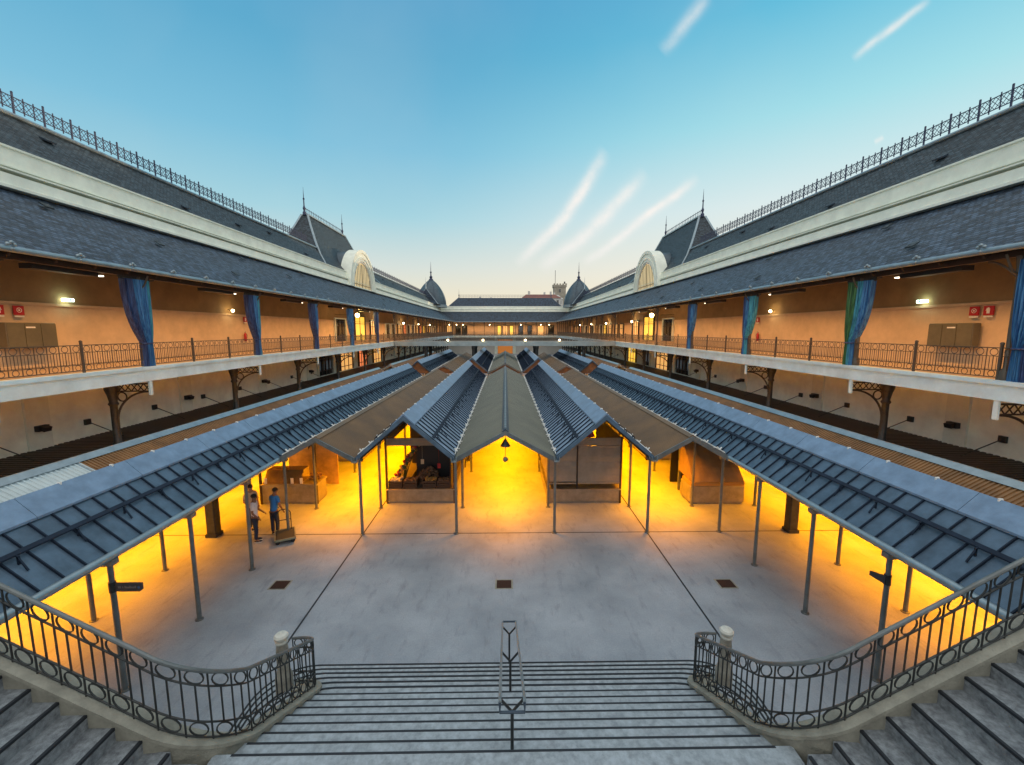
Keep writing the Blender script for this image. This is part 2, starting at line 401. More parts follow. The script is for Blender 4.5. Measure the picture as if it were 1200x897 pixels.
    m = M(); prof = [(.26, 0), (.26, .35), (.17, .45), (.15, 2.3), (.15, 2.42), (.2, 2.5), (.15, 2.58), (.14, 4.2), (.2, 4.3), (.15, 4.4), (.2, 4.7), (.28, 4.95), (.28, 5.34)]
    m.lathe((17.6, 19, 0), prof, 12); col = m.build('iron_column', iron, W, True)
    m = M()
    m.bar((17.5, 19, 5.22), (15.9, 19, 5.22), .06, .06); m.bar((17.5, 19, 4.88), (15.9, 19, 4.88), .05, .05)
    for k in range(5):
        a = 17.3-k*.28; m.bar((a, 19, 4.88), (a-.28, 19, 5.22), .03); m.bar((a, 19, 5.22), (a-.28, 19, 4.88), .03)
    m.tube([(16.0+1.47*math.cos(t), 19, 3.5+1.36*math.sin(t)) for t in [PI/2*k/12 for k in range(13)]], .045, 6)
    m.tube([(17.18+.2*math.cos(t), 19, 4.63+.2*math.sin(t)) for t in [2*PI*k/16 for k in range(16)]], .03, 6, True)
    br = m.build('bracket', iron, col, True)
    m = M(); m.box(15.84, 15.92, 18.93, 19.07, 4.72, 5.34); m.build('pendant', fascia, col)
    far = [74.38-3*.0+8.52*k for k in range(0)]
    for y in ys:
        if abs(y-19) > .1: inst(col, W, (0, y-19, 0))
    for k in range(7): inst(col, W, (0, 70.12+4.26+8.52*k-19, 0))
    m = M(); m.lathe((16.0, 19, 5.99), [(.14, 0), (.14, .3), (.075, .4), (.07, 3.3), (.12, 3.4), (.08, 3.5), (.13, 3.9)], 10)
    uc = m.build('gallery_post', bronze, W, True)
    m = M()
    for dy in (-1, 1): m.tube([(16.0, 19+dy*t*.9, 9.2+.62*math.sin(PI/2*t)) for t in [k/6 for k in range(7)]], .035, 6)
    m.tube([(16.0-.5*t, 19, 9.3+.62*t*t) for t in [k/5 for k in range(6)]], .035, 6)
    m.build('post_bracket', bronze, uc)
    for y in ys:
        if abs(y-19) > .1: inst(uc, W, (0, y-19, 0))
    for k in range(7): inst(uc, W, (0, 70.12+4.26+8.52*k-19, 0))
    # railings
    m = M(); v0 = len(m.v); railing_panel_bm(m)
    m.v = [(x+s*15.92, y+19, z+6.0) for x, y, z in m.v]
    rp = m.build('railing_panel', bronze, W)
    k = -4
    while 19+PITCH*(k+1) < YE:
        if k: inst(rp, W, (0, PITCH*k, 0))
        k += 1
    m = M(); m.bar((15.92, 19, 6), (15.92, 19, 7.12), .07); m.ball((15.92, 19, 7.16), .06, 6, 5)
    pp = m.build('railing_post', bronze, W)
    k = -4
    while 19+PITCH*k < YE:
        if k: inst(pp, W, (0, PITCH*k, 0))
        k += 1
    # lower wall pilasters
    m = M(); m.box(20.2, 20.299, 17.8, 18.75, 0, 5.7); m.box(20.16, 20.2, 17.72, 18.83, 5.3, 5.7)
    p0 = m.build('pilaster', pil, W)
    for k in list(range(-1, 4))+list(range(6, 14)): 
        if k: inst(p0, W, (0, 8.52*k, 0))
    # ground canopy with ribs and stay rods
    m = M(); y = Y0; poly = []
    while y < 128:
        poly += [(y, 2.47), (y+.13, 2.47), (y+.15, 2.40), (y+.23, 2.40), (y+.25, 2.47)]; y += .25
    n = len(poly)
    m.add([(17.3, p[0], p[1]-.02) for p in poly]+[(20.29, p[0], p[1]+.0) for p in poly], [(i, i+1, n+i+1, n+i) for i in range(n-1)])
    m.box(17.22, 17.3, Y0, 128, 2.3, 2.5)
    m.build('ground_canopy', polyD, W)
    m = M(); yy = 20.4
    m.box(20.18, 20.299, yy-.13, yy+.13, 3.05, 3.32); m.tube([(20.2, yy, 3.18), (18.6, yy, 2.5)], .022, 6)
    st = m.build('canopy_stay', iron, W)
    for k in list(range(-2, 7))+list(range(14, 26)):
        if k: inst(st, W, (0, 3.95*k, 0))
    # exterior spotlights on lower wall
    m = M(); m.bbox(20.0, 20.299, 18.05, 18.5, 3.25, 3.5); m.bar((19.85, 18.28, 3.32), (20.1, 18.28, 3.4), .3, .2)
    wl = m.build('wall_floodlight', blackm, W)
    for k in (-1, 1, 2, 3): inst(wl, W, (0, 8.52*k, 0))
    # dark heaters under the eave, bright tips
    m = M(); m.box(16.3, 16.75, 15.2, 17.6, 9.72, 9.9); h0 = m.build('eave_heater', blackm, W)
    m = M(); m.box(16.32, 16.5, 17.7, 17.85, 9.75, 9.79); m.build('heater_lamp', glow_tube, h0)
    for k in range(2, 9, 2): inst(h0, W, (0, 4.26*k, 0))
    inst(h0, W, (0, -6.0, 0))
    # ---- middle pavilion roof
    zb = 15.09; u0, u1 = 20.5, 28.2; ya, yb = 49.9, 71.2; ua, ub = 24.2, 25.0; r0, r1 = 54.4, 66.6; zr = 21.6
    m = M()
    A = [(u0, ya, zb), (u1, ya, zb), (u1, yb, zb), (u0, yb, zb)]
    # concave mid ring
    def ring(t, z):
        f = lambda a, b: a+(b-a)*t
        return [(f(u0, ua), f(ya, r0), z), (f(u1, ub), f(ya, r0), z), (f(u1, ub), f(yb, r1), z), (f(u0, ua), f(yb, r1), z)]
    rings = [A, ring(.30, zb+1.3), ring(.58, zb+3.1), ring(.82, zb+4.95), ring(1, zr)]
    V = [v for rg in rings for v in rg]; F = [(0, 1, 2, 3), (16, 17, 18, 19)]
    for i in range(4):
        for k in range(4): l = (k+1) % 4; F.append((i*4+k, i*4+l, i*4+4+l, i*4+4+k))
    m.add(V, F); pr = m.build('pavilion_roof', slateXY, W)
    m = M()
    for k in range(4): m.tube([rg[k] for rg in rings], .13, 6)
    m.bar((ua, r0, zr+.05), (ua, r1, zr+.05), .3, .16); m.bar((ub, r0, zr+.05), (ub, r1, zr+.05), .3, .16)
    m.build('hip_flashing', gutterm, pr)
    m = M()
    um = 24.6
    for z in (zr+.35, zr+.85): m.bar((um, r0, z), (um, r1, z), .05)
    yy = r0
    while yy <= r1: m.bar((um, yy, zr), (um, yy, zr+1.0), .04); yy += .5
    m.build('roof_crest', ironb, pr)
    for yy in (r0, r1):
        m = M(); m.lathe((um, yy, zr), [(.22, 0), (.22, .3), (.1, .5), (.18, .8), (.08, 1.1), (.07, 1.8), (.13, 1.9), (.05, 2.05), (.01, 3.3)], 8); m.build('finial', ironb, pr)
    # ---- arched dormer
    yc = 60.7; zs = 13.29
    def arc(ro, ri, ux0, ux1, rz=1.0, n=28):
        m = M(); P = []
        for k in range(n+1):
            t = PI*k/n; P.append((math.cos(t), math.sin(t)))
        V = []
        for u in (ux0, ux1):
            for r_ in (ro, ri):
                V += [(u, yc+r_*c, zs+r_*sn*rz) for c, sn in P]
        q = n+1; F = []
        for k in range(n):
            F += [(k, k+1, q+k+1, q+k), (2*q+k, 3*q+k, 3*q+k+1, 2*q+k+1), (k, 2*q+k, 2*q+k+1, k+1), (q+k, q+k+1, 3*q+k+1, 3*q+k)]
        F += [(0, q, 3*q, 2*q), (n, 2*q+n, 3*q+n, q+n)]
        m.add(V, F); return m
    dm = arc(5.05, 3.75, 19.78, 21.0, 1.0).build('arched_dormer', white, W)
    m = arc(5.25, 4.85, 19.68, 21.1, 1.0); m2 = arc(4.35, 4.1, 19.70, 19.78); m.v += []; m.build('arch_moulding', white, dm)
    m2.build('arch_moulding', white, dm); arc(3.78, 3.5, 19.84, 20.6).build('window_frame', stonew, dm)
    m = M(); n = 24
    m.add([(20.0, yc+3.6*math.cos(PI*k/n), zs+3.6*math.sin(PI*k/n)) for k in range(n+1)], [tuple(range(n+1))])
    m.build('window_blind', blind, dm)
    m = M()
    for k in range(-5, 6):
        h = math.sqrt(max(.1, 3.35**2-(k*.6)**2)); m.bar((19.96, yc+k*.62, zs), (19.96, yc+k*.62, zs+h), .05 if k else .1)
    m.bar((19.95, yc-3.4, zs+.5), (19.95, yc+3.4, zs+.5), .07)
    m.build('glazing_bar', mat('bar_brown', (.2, .15, .09), .6), dm)
    m = arc(5.0, 4.6, 21.1, 24.5); m.build('dormer_roof', slateD, dm)
    # ---- middle block at the bridge: door openings, lit passages (both floors)
    def opening(y0, y1, z0_, z1_, glow, name='doorway', bars=2):
        m = M(); w = .16
        m.box(20.08, 20.298, y0-w, y0, z0_, z1_+w); m.box(20.08, 20.298, y1, y1+w, z0_, z1_+w); m.box(20.08, 20.298, y0, y1, z1_, z1_+w)
        o = m.build(name, pil if glow is glassd else wood, W)
        m = M(); m.box(20.22, 20.297, y0, y1, z0_, z1_); m.build('pane', glow, o)
        m = M()
        for k in range(1, bars+1): a = y0+(y1-y0)*k/(bars+1); m.bar((20.18, a, z0_), (20.18, a, z1_), .07)
        m.bar((20.18, y0, z0_+(z1_-z0_)*.7), (20.18, y1, z0_+(z1_-z0_)*.7), .07); m.bar((20.18, y0, z0_+.5), (20.18, y1, z0_+.5), .07)
        m.build('glazing_bar', wood, o)
    rng = random.Random(21+s)
    opening(51.0, 54.2, 6.23, 8.9, glassd); opening(57.6, 61.6, 6.23, 9.4, glow_win2, bars=1); opening(64.2, 67.2, 6.23, 8.9, glow_win)
    opening(45.8, 49.6, 2.6, 5.2, glassd, bars=3); opening(52.0, 56.0, 2.6, 5.1, glow_win); opening(58.6, 61.8, 2.6, 5.1, glow_red if s < 0 else glassd)
    opening(65.0, 69.0, 2.6, 5.1, glow_win2 if s > 0 else glow_win)
    y = 72.4; k = 0
    while y < 127:
        w = 2.2; gl = rng.choice([glow_win, glow_win, glow_red, glassd, glow_win2, glassd]); opening(y, y+w, 6.23, 8.6, gl); y += 4.26 if k % 3 else 3.6; k += 1
    # lower wall outline posts of the glazed shopfronts beyond the bridge
    # upper gallery light strips
    GC = (1, .46, .12)
    for k, (y0, y1, pw) in enumerate([(4, 46, 1300), (46, 76, 1300), (76, 130, 1700)]):
        m = M(); m.box(17.9, 18.0, y0+.5, y1-.5, 10.40, 10.47); lt = m.build('light_track', blackm, W)
        area('gallery_light', (s*17.95, (y0+y1)/2, 10.39), .08, y1-y0-1, pw, GC, 112, parent=W)
    return W
WL = wing(-1); WR = wing(1)

# ------------------------------------------------------------------ far wing
F = thing('gallery_wing', (0, YE, 0), 'distant slate-roofed market range closing the far end beyond the footbridge', 'building', 'gallery wings around the courtyard')
m = MB(); m.box(-15.8, 15.8, YE, YE+.25, 5.35, 6.0); m.build('slab_fascia', white, F)
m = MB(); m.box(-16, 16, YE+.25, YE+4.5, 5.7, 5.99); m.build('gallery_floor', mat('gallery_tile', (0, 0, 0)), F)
m = MB(); m.box(-20.3, 20.3, YE+4.5, YE+4.9, 6, 13.3); m.build('upper_wall', wallU, F)
m = MB(); m.box(-20.3, -2.4, YE+4.5, YE+4.9, 0, 5.99); m.box(2.4, 20.3, YE+4.5, YE+4.9, 0, 5.99); m.box(-2.4, 2.4, YE+4.5, YE+4.9, 4.6, 5.99); m.build('lower_wall', mat('pale_plaster', (.62, .60, .54), .8, 0, .2, 10, .1, 1), F)
m = MB(); m.box(-2.4, 2.4, YE+7, YE+7.3, 0, 4.7); m.build('entrance_gate', glow_gate, F)
m = MB()
for x in (-2.9, 2.9): m.box(x-.45, x+.45, YE+4.2, YE+4.49, 0, 5.4)
m.build('entrance_pier', wallL, F)
m = MB(); m.add([(-15.4, YE-.4, 10.12), (15.4, YE-.4, 10.12), (20.3, YE+4.5, 13.29), (-20.3, YE+4.5, 13.29)], [(0, 1, 2, 3)])
m.build('lower_roof', slateX, F)
m = MB(); m.tube([(-15.4, YE-.45, 10.08), (15.4, YE-.45, 10.08)], .09, 8); m.build('eave_gutter', gutterm, F)
m = MB(); m.prism([(YE+4.25, 13.28), (YE+4.25, 13.6), (YE+4.4, 13.66), (YE+4.4, 14.0), (YE+4.3, 14.05), (YE+4.3, 14.2), (YE+4.55, 14.25), (YE+4.55, 15.07), (YE+5, 15.07), (YE+5, 13.28)], -20.3, 20.3, 'X'); m.build('parapet', white, F)
m = MB(); m.add([(-18, YE+5, 15.06), (18, YE+5, 15.06), (18, YE+14, 15.06), (-18, YE+14, 15.06), (-15.2, YE+8, 17.9), (15.2, YE+8, 17.9), (15.2, YE+11, 17.9), (-15.2, YE+11, 17.9)],
                [(0, 1, 5, 4), (1, 2, 6, 5), (2, 3, 7, 6), (3, 0, 4, 7), (4, 5, 6, 7), (3, 2, 1, 0)])
ur = m.build('upper_roof', slateX, F)
m = MB()
for z in (18.5, 18.9): m.bar((-15, YE+9, z), (15, YE+9, z), .06)
for k in range(61): m.bar((-15+k*.5, YE+9, 17.9), (-15+k*.5, YE+9, 18.95), .04)
m.build('roof_crest', ironb, ur)
for x in (-15, 15):
    m = MB(); m.lathe((x, YE+9, 17.9), [(.2, 0), (.1, .5), (.18, .9), (.05, 1.3), (.01, 2.9)], 8); m.build('finial', ironb, ur)
for k in range(9):
    x = -12.8+k*3.2
    m = MB(); m.lathe((x, YE+.4, 6), [(.12, 0), (.08, .4), (.08, 3.6), (.16, 4.0)], 8); m.build('gallery_post', bronze, F)
m = MB(); rng = random.Random(5)
def far_open(x0, x1, z0, z1, gl):
    m = MB(); m.box(x0-.15, x0, YE+4.3, YE+4.49, z0, z1+.15); m.box(x1, x1+.15, YE+4.3, YE+4.49, z0, z1+.15); m.box(x0, x1, YE+4.3, YE+4.49, z1, z1+.15)
    o = m.build('doorway', wood, F); m = MB(); m.box(x0, x1, YE+4.4, YE+4.49, z0, z1); m.build('pane', gl, o)
for x0, x1, gl in [(-18.6, -17, glow_win), (-15.6, -14.2, glassd), (-13.6, -12.2, glassd), (-2.4, -1.4, glow_win2), (-.6, .7, glow_win), (1.5, 2.5, glow_win2), (4.3, 5.6, glassd), (7.2, 8.4, glassd), (10.4, 12.2, glow_win), (13.8, 15.4, glassd)]:
    far_open(x0, x1, 6.0, 8.9, gl)
m = MB()
base = MB(); railing_panel_bm(base, 3.16, 'X'); base.v = [(x-15.8, y+YE+.1, z+6) for x, y, z in base.v]
rp = base.build('railing_panel', bronze, F)
for k in range(1, 10): inst(rp, F, (3.16*k, 0, 0))
area('gallery_light', (0, YE+2.2, 10.3), 30, .1, 900, (1, .52, .2), 130, parent=F)
m = MB()
for x in (-17.2, -15, -13, -4.8, 4.8, 11, 13.6):
    m.ball((x, YE+.6, 9.2), .12)
m.build('hanging_bulb', glow_bulb, F)

# ------------------------------------------------------------------ corner domes
def dome(s):
    side = 'left' if s < 0 else 'right'
    t = thing('corner_dome', (s*22.4, YE, 14.4), 'dark pointed slate dome with a tall spire on the far %s corner of the roofs' % side, 'dome', 'corner domes')
    c = (s*22.4, YE, 14.4)
    m = MB(); m.lathe(c, [(4.7, 0), (4.7, .7), (4.5, .8)], 24); m.build('base_ring', gutterm, t)
    prof = []
    for k in range(15):
        a = k/14; prof.append((max(.3, 4.45*(1-a**2.0)**.8), .8+7.6*a))
    m = MB(); m.lathe(c, prof, 32); m.build('dome_shell', slateD, t, True)
    m = MB()
    for k in range(8):
        an = PI/4*k+PI/8; m.tube([(c[0]+(r+.03)*math.cos(an), c[1]+(r+.03)*math.sin(an), c[2]+z) for r, z in prof], .09, 5)
    m.build('dome_rib', zincD, t)
    m = MB(); m.lathe((c[0], c[1], c[2]+8.0), [(.7, 0), (.65, .4), (.35, .7), (.5, 1.1), (.2, 1.5), (.16, 2.2), (.3, 2.5), (.1, 2.8), (.02, 5.6)], 10); m.build('spire', ironb, t)
    # gable between dome and roofs
    m = MB(); u = s*22.4
    m.prism([(u-3.2, 14.9), (u+3.4, 14.9), (u+.1, 19.2)], YE-9.2, YE-3.4); m.build('hipped_roof', slateY, t)
    m = MB(); m.tube([(u-3.25, YE-9.2, 14.95), (u+.1, YE-9.2, 19.25), (u+3.4, YE-9.2, 14.9)], .12, 6); m.lathe((u+.1, YE-9.2, 19.2), [(.2, 0), (.1, .6), (.02, 3.2)], 8)
    m.build('gable_flashing', gutterm, t)
dome(-1); dome(1)

# ------------------------------------------------------------------ footbridge
B = thing('footbridge', (0, 60.3, 5.35), 'pale grey footbridge crossing the whole courtyard at gallery level above the stall roofs', 'footbridge')
m = MB(); m.box(-15.7, 15.7, 60.2, 60.4, 5.35, 6.0); m.box(-15.7, 15.7, 64.4, 64.6, 5.35, 6.0); m.build('fascia', mat('bridge_paint', (.33, .41, .43), .5, 0, .1, 8, .2, .8), B)
m = MB(); m.box(-15.7, 15.7, 60.4, 64.4, 5.6, 5.98); m.build('deck', MATS['gallery_tile'], B)
for x in (-4.5, 4.5, -11.3, 11.3):
    for y in (60.6, 64.2):
        m = MB(); m.lathe((x, y, 0), [(.34, 0), (.34, .4), (.26, .5), (.25, 4.8), (.32, 5.1), (.32, 5.5)], 12); m.build('iron_column', iron, B)
m = MB(); railing_panel_bm(m, 2.62, 'X'); m.v = [(x-15.7, y+60.3, z+6) for x, y, z in m.v]
rp = m.build('railing_panel', bronze, B)
for k in range(12):
    if k: inst(rp, B, (2.62*k, 0, 0))
    inst(rp, B, (2.62*k, 4.2, 0))
for x in (-8.1, -3.15, 2.85, 7.7):
    t = thing('bollard_lamp', (x, 60.25, 6.0), {-8.1: 'small glowing globe lamp on the footbridge edge, outermost on the left', -3.15: 'small glowing globe lamp on the footbridge edge, just left of the centre', 2.85: 'small glowing globe lamp on the footbridge edge, just right of the centre', 7.7: 'small glowing globe lamp on the footbridge edge, outermost on the right'}[x], 'lamp', 'globe lamps on the footbridge')
    m = MB(); m.lathe((x, 60.12, 5.98), [(.06, -.1), (.06, .1), (.1, .12)], 8); m.build('lamp_base', iron, t)
    m = MB(); m.ball((x, 60.12, 6.17), .12, 10, 8); m.build('globe', glow_bulb, t)

# ------------------------------------------------------------------ market canopies (zig-zag roofs on posts)
ZV = 3.05
def canopy(yin, yout, y1, label):
    T = thing('market_canopy', (0, yin, 0), label, 'canopy', 'zigzag canopies over the market stalls')
    def seamroof(s, ue, ur, zr, y0, name='stall_roof'):
        """gable from eave ue to ridge ur to mirrored eave"""
        uo = 2*ur-ue; m = MB(s)
        m.add([(ue, y0, ZV), (ur, y0, zr), (uo, y0, ZV), (ue, y1, ZV), (ur, y1, zr), (uo, y1, ZV),
               (ue, y0, ZV-.06), (ur, y0, zr-.07), (uo, y0, ZV-.06), (ue, y1, ZV-.06), (ur, y1, zr-.07), (uo, y1, ZV-.06)],
              [(0, 1, 4, 3), (1, 2, 5, 4), (6, 9, 10, 7), (7, 10, 11, 8), (0, 6, 7, 1), (1, 7, 8, 2), (3, 4, 10, 9), (4, 5, 11, 10), (0, 3, 9, 6), (2, 8, 11, 5)])
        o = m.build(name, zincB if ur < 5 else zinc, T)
        m = MB(s); y = y0+.12
        while y < y1-.05:
            m.bar((ue, y, ZV+.025), (ur, y, zr+.025), .024, .05); m.bar((uo, y, ZV+.025), (ur, y, zr+.025), .024, .05); y += .42
        m.build('standing_seams', navy, o)
        # ridge cap
        d = .40; dz = (zr-ZV)/abs(ur-ue)*d; m = MB(s)
        pr = [(ur-d, zr-dz+.10), (ur, zr+.13), (ur+d, zr-dz+.10), (ur+d, zr-dz+.05), (ur, zr+.07), (ur-d, zr-dz+.05)]
        y = y0-.02
        while y < y1:
            yy = min(y1+.02, y+2.4); m.prism(pr, y, yy-.012); y += 2.4
        m.build('ridge_cap', zincL, o)
        m = MB(s); m.prism([(ur-.02, zr+.125), (ur+.02, zr+.125), (ur+.02, zr+.16), (ur-.02, zr+.16)], y0, y0+.01)
        y = y0+.8
        while y < y1: m.box(ur-.04, ur+.04, y, y+.03, zr+.09, zr+.15); y += 1.2
        m.build('cap_clip', signw, o)
        # snow guards: board on brackets parallel to the eaves
        f = (ur-ue); 
        for sg in (1, -1):
            a = ue if sg > 0 else uo; b_ = (ur-a)
            P = lambda t, h: (a+b_*t, ZV+(zr-ZV)*t+h)
            m = MB(s); p = P(.385, .15); q = P(.43, .15); p2 = P(.385, .12); q2 = P(.43, .12)
            m.prism([p, q, q2, p2], y0+.05, y1-.05)
            y = y0+.5
            while y < y1: m.box(*sorted((P(.36, 0)[0]-.015, P(.36, 0)[0]+.015)), y, y+.035, P(.36, .0)[1], P(.36, .16)[1]); m.bar((P(.25, 0)[0], y+.015, P(.25, .02)[1]), (P(.38, 0)[0], y+.015, P(.38, .15)[1]), .03, .02); y += 1.05
            m.build('snow_guard', navy, o)
        # barge boards on both gable ends
        for yy, th in ((y0-.05, .05), (y1, .05)):
            m = MB(s); m.prism([(ue, ZV-.10), (ur, zr-.12), (uo, ZV-.10), (uo, ZV+.07), (ur, zr+.06), (ue, ZV+.07)], yy, yy+th)
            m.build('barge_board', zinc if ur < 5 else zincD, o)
        m = MB(s)
        y = y0+.3
        while y < y1: 
            m.bar((ue+.05, y, ZV-.1), (ur, y, zr-.14), .06, .08); m.bar((uo-.05, y, ZV-.1), (ur, y, zr-.14), .06, .08); y += 2.35
        m.build('rafter', wood, o)
        return o
    def aisleroof(s, u0, um, u1, zr, y0, mt, pitch=.1, amp=.02, z1=ZV):
        m = MB(s); y = y0; rows = []
        while y < y1:
            rows += [(y, 0), (y+pitch*.5, 0), (y+pitch*.55, amp), (y+pitch*.95, amp)]; y += pitch
        V = []; 
        for yy, a in rows: V += [(u0, yy, ZV+.02+a), (um, yy, zr+a), (u1, yy, z1+.02+a)]
        F_ = []
        for i in range(len(rows)-1):
            for k in (0, 1): F_.append((3*i+k, 3*i+k+1, 3*i+k+4, 3*i+k+3))
        m.add(V, F_)
        o = m.build('aisle_roof', mt, T)
        for yy in (y0-.06, y1):
            m = MB(s); m.prism([(u0, ZV-.16), (um, zr-.14), (u1, z1-.16), (u1, z1+.03), (um, zr+.03), (u0, ZV+.03)], yy, yy+.05)
            m.build('barge_board', gutterm if u0 > 8 else postm, o)
        m = MB(s); y = y0+.2
        while y < y1:
            m.bar((u0, y, ZV-.06), (um, y, zr-.1), .05, .08); m.bar((um, y, zr-.1), (u1, y, z1-.06), .05, .08); y += 2.35
        m.build('rafter', wood, o)
        return o
    for s in (-1, 1):
        seamroof(s, 1.86, 3.6, 4.55, yin); seamroof(s, 8.12, 9.5, 4.24, yout)
        o = aisleroof(s, 5.36, 6.73, 8.06, 3.80, yin, poly1)
        m = MB(s); m.prism([(6.6, 3.78), (6.73, 3.87), (6.86, 3.78)], yin, y1); m.build('ridge_cap', poly1, o)
        near = yout < 9
        o = aisleroof(s, 10.94, 12.4, 13.9, 3.88, yout if not (near and s < 0) else 11.9, poly2, .11, .035)
        if near and s < 0:
            o2 = None
            ysave = y1
            m = MB(s); y = yout; rows = []
            while y < 11.85: rows += [(y, 0), (y+.08, 0), (y+.09, .035), (y+.125, .035)]; y += .13
            V = []
            for yy, a in rows: V += [(10.94, yy, ZV+.02+a), (12.4, yy, 3.88+a), (13.9, yy, ZV+.02+a)]
            F_ = [(3*i+k, 3*i+k+1, 3*i+k+4, 3*i+k+3) for i in range(len(rows)-1) for k in (0, 1)]
            m.add(V, F_); tag(m.build('aisle_roof', polyW, T), 'white ribbed end section of the outer aisle roof')
        m = MB(s); m.prism([(12.22, 3.84), (12.4, 3.98), (12.62, 3.93), (12.62, 3.80)], yout, y1); m.build('ridge_cap', gutterm, o)
        # posts
        yy = 15.1
        def post(u, y, thick=False):
            m = MB(s)
            if thick: m.bbox(u-.17, u+.17, y-.17, y+.17, 0, 2.98, .03); m.box(u-.2, u+.2, y-.2, y+.2, 0, .12)
            else:
                m.lathe((u, y, 0), [(.1, 0), (.1, .02), (.055, .03), (.05, 2.7), (.05, 2.9)], 10)
                m.box(u-.11, u+.11, y-.09, y+.09, 2.84, 2.95)
            m.build('post', iron if thick else postm, T, not thick)
        ylist = []
        y = 5.9 if near else yin+.5
        while y < y1: ylist.append(y); y += 2.33 if y < 15 else 4.7
        ylist = [5.95, 8.25, 10.45, 12.8, 15.1, 17.45, 22.1, 26.8, 31.5, 36.2, 40.9] if near else [yin+.5+4.7*k for k in range(int((y1-yin)/4.7)+1)]
        for y in ylist:
            post(8.1, y)
            post(10.85, y, abs(y-15.1) < .1)
            if y > 15 or not near:
                post(1.84, y); post(5.36, y)
        # gutters
        for u, yy0 in ((1.84, yin), (5.36, yin), (8.09, yin), (10.92, yout), (8.09, None)):
            if yy0 is None:
                if not near: continue
                m = MB(s); m.tube([(8.06, yout, ZV-.03), (8.06, yin-.06, ZV-.03)], .085, 10); m.box(8.06, 8.2, yout, yin-.06, ZV-.08, ZV-.01)
                m.build('gutter', gutterm, T, True); continue
            m = MB(s); m.prism([(u-.11, ZV+.05), (u-.09, ZV-.13), (u+.09, ZV-.13), (u+.11, ZV+.05), (u+.09, ZV+.05), (u+.07, ZV-.09), (u-.07, ZV-.09), (u-.09, ZV+.05)], yy0-.12, y1)
            gt = m.build('gutter', gutterm, T)
            m = MB(s); m.box(u-.012, u+.012, yy0+.3, y1-.3, ZV+.05, ZV+.085)
            y = yy0+.6
            while y < y1: m.bar((u-.06, y, ZV+.08), (u+.05, y+.05, ZV+.17), .035, .03); m.bar((u+.04, y+.12, ZV+.06), (u-.05, y+.2, ZV+.15), .03, .03); m.box(u-.09, u+.09, y+.4, y+.43, ZV+.05, ZV+.08); y += 1.05
            m.build('bird_guard', signw, gt)
    if yin > 40:
        gp = mat('gable_timber', (.20, .09, .035), .7, 0, .4, 6, .35, 2)
        for s in (-1, 1):
            for ue, ur, uo, zr in ((1.9, 3.6, 5.3, 4.4), (5.45, 6.73, 8.0, 3.62), (8.2, 9.5, 10.8, 4.1)):
                m = MB(s); m.prism([(ue, ZV-.15), (uo, ZV-.15), (uo, ZV), (ur, zr), (ue, ZV)], yin+.12, yin+.16); m.build('gable_panel', gp, T)
        m = MB(); m.prism([(-1.75, ZV-.12), (1.75, ZV-.12), (1.75, ZV), (0, 3.85), (-1.75, ZV)], yin+.12, yin+.16); m.build('gable_panel', gp, T)
    o = aisleroof(1, -1.8, 0, 1.8, 4.02, yin, poly0, .12, .012)
    m = MB(); m.prism([(-.13, 4.0), (0, 4.11), (.13, 4.0)], yin, y1); m.build('ridge_cap', zincD, o)
    m = MB(); y = yin+.2
    while y < y1: m.box(-.035, .035, y, y+.09, 4.09, 4.14); y += .3
    m.build('cap_clip', gutterm, o)
    return T
C1 = canopy(14.7, 5.6, 41.5, 'front zigzag canopy of zinc gables on thin posts facing the open floor')
C2 = canopy(45.8, 45.8, 73.0, 'rear zigzag canopy passing under the footbridge, with orange-lit gable ends')

# aisle light strips (sodium yellow)
AC = (1, .305, .0)
def strip(u, y0, y1, pw, sp, z, own, w=.18):
    m = MB(); m.box(u-.12, u+.12, y0, y1, z+.01, z+.08); m.build('light_track', blackm, own)
    area('aisle_light', (u, (y0+y1)/2, z), w, y1-y0, pw, AC, sp, parent=own)
K = 1.0
strip(0, 16.2, 41, 2500*K, 106, 3.78, C1); strip(0, 47, 72, 2200*K, 110, 3.78, C2)
for s in (-1, 1):
    strip(s*6.7, 16.1, 41, 2700*K, 106, 3.55, C1); strip(s*6.7, 47, 72, 1800*K, 110, 3.55, C2)
    strip(s*12.9, 6.2, 41, 4500*K, 112, 3.6, C1); strip(s*12.5, 47, 72, 1800*K, 110, 3.6, C2)

# hanging pendant lamps over the central aisle
def pendant(y, lab):
    t = thing('pendant_lamp', (0, y, 3.0), lab, 'lamp', 'pendants hanging in the central aisle')
    m = MB(); m.tube([(0, y, 3.88), (0, y, 2.95)], .012, 6); m.build('rod', iron, t)
    m = MB(); m.lathe((0, y, 3.42), [(.03, .25), (.06, .2), (.16, .05), (.19, 0), (.17, 0)], 14); m.build('lamp_shade', iron, t, True)
    m = MB(); m.ball((0, y, 2.92), .095, 12, 8); m.build('counterweight', postm, t, True)
pendant(14.95, 'dark bell-shaped pendant with a ball below hanging at the front of the central aisle')

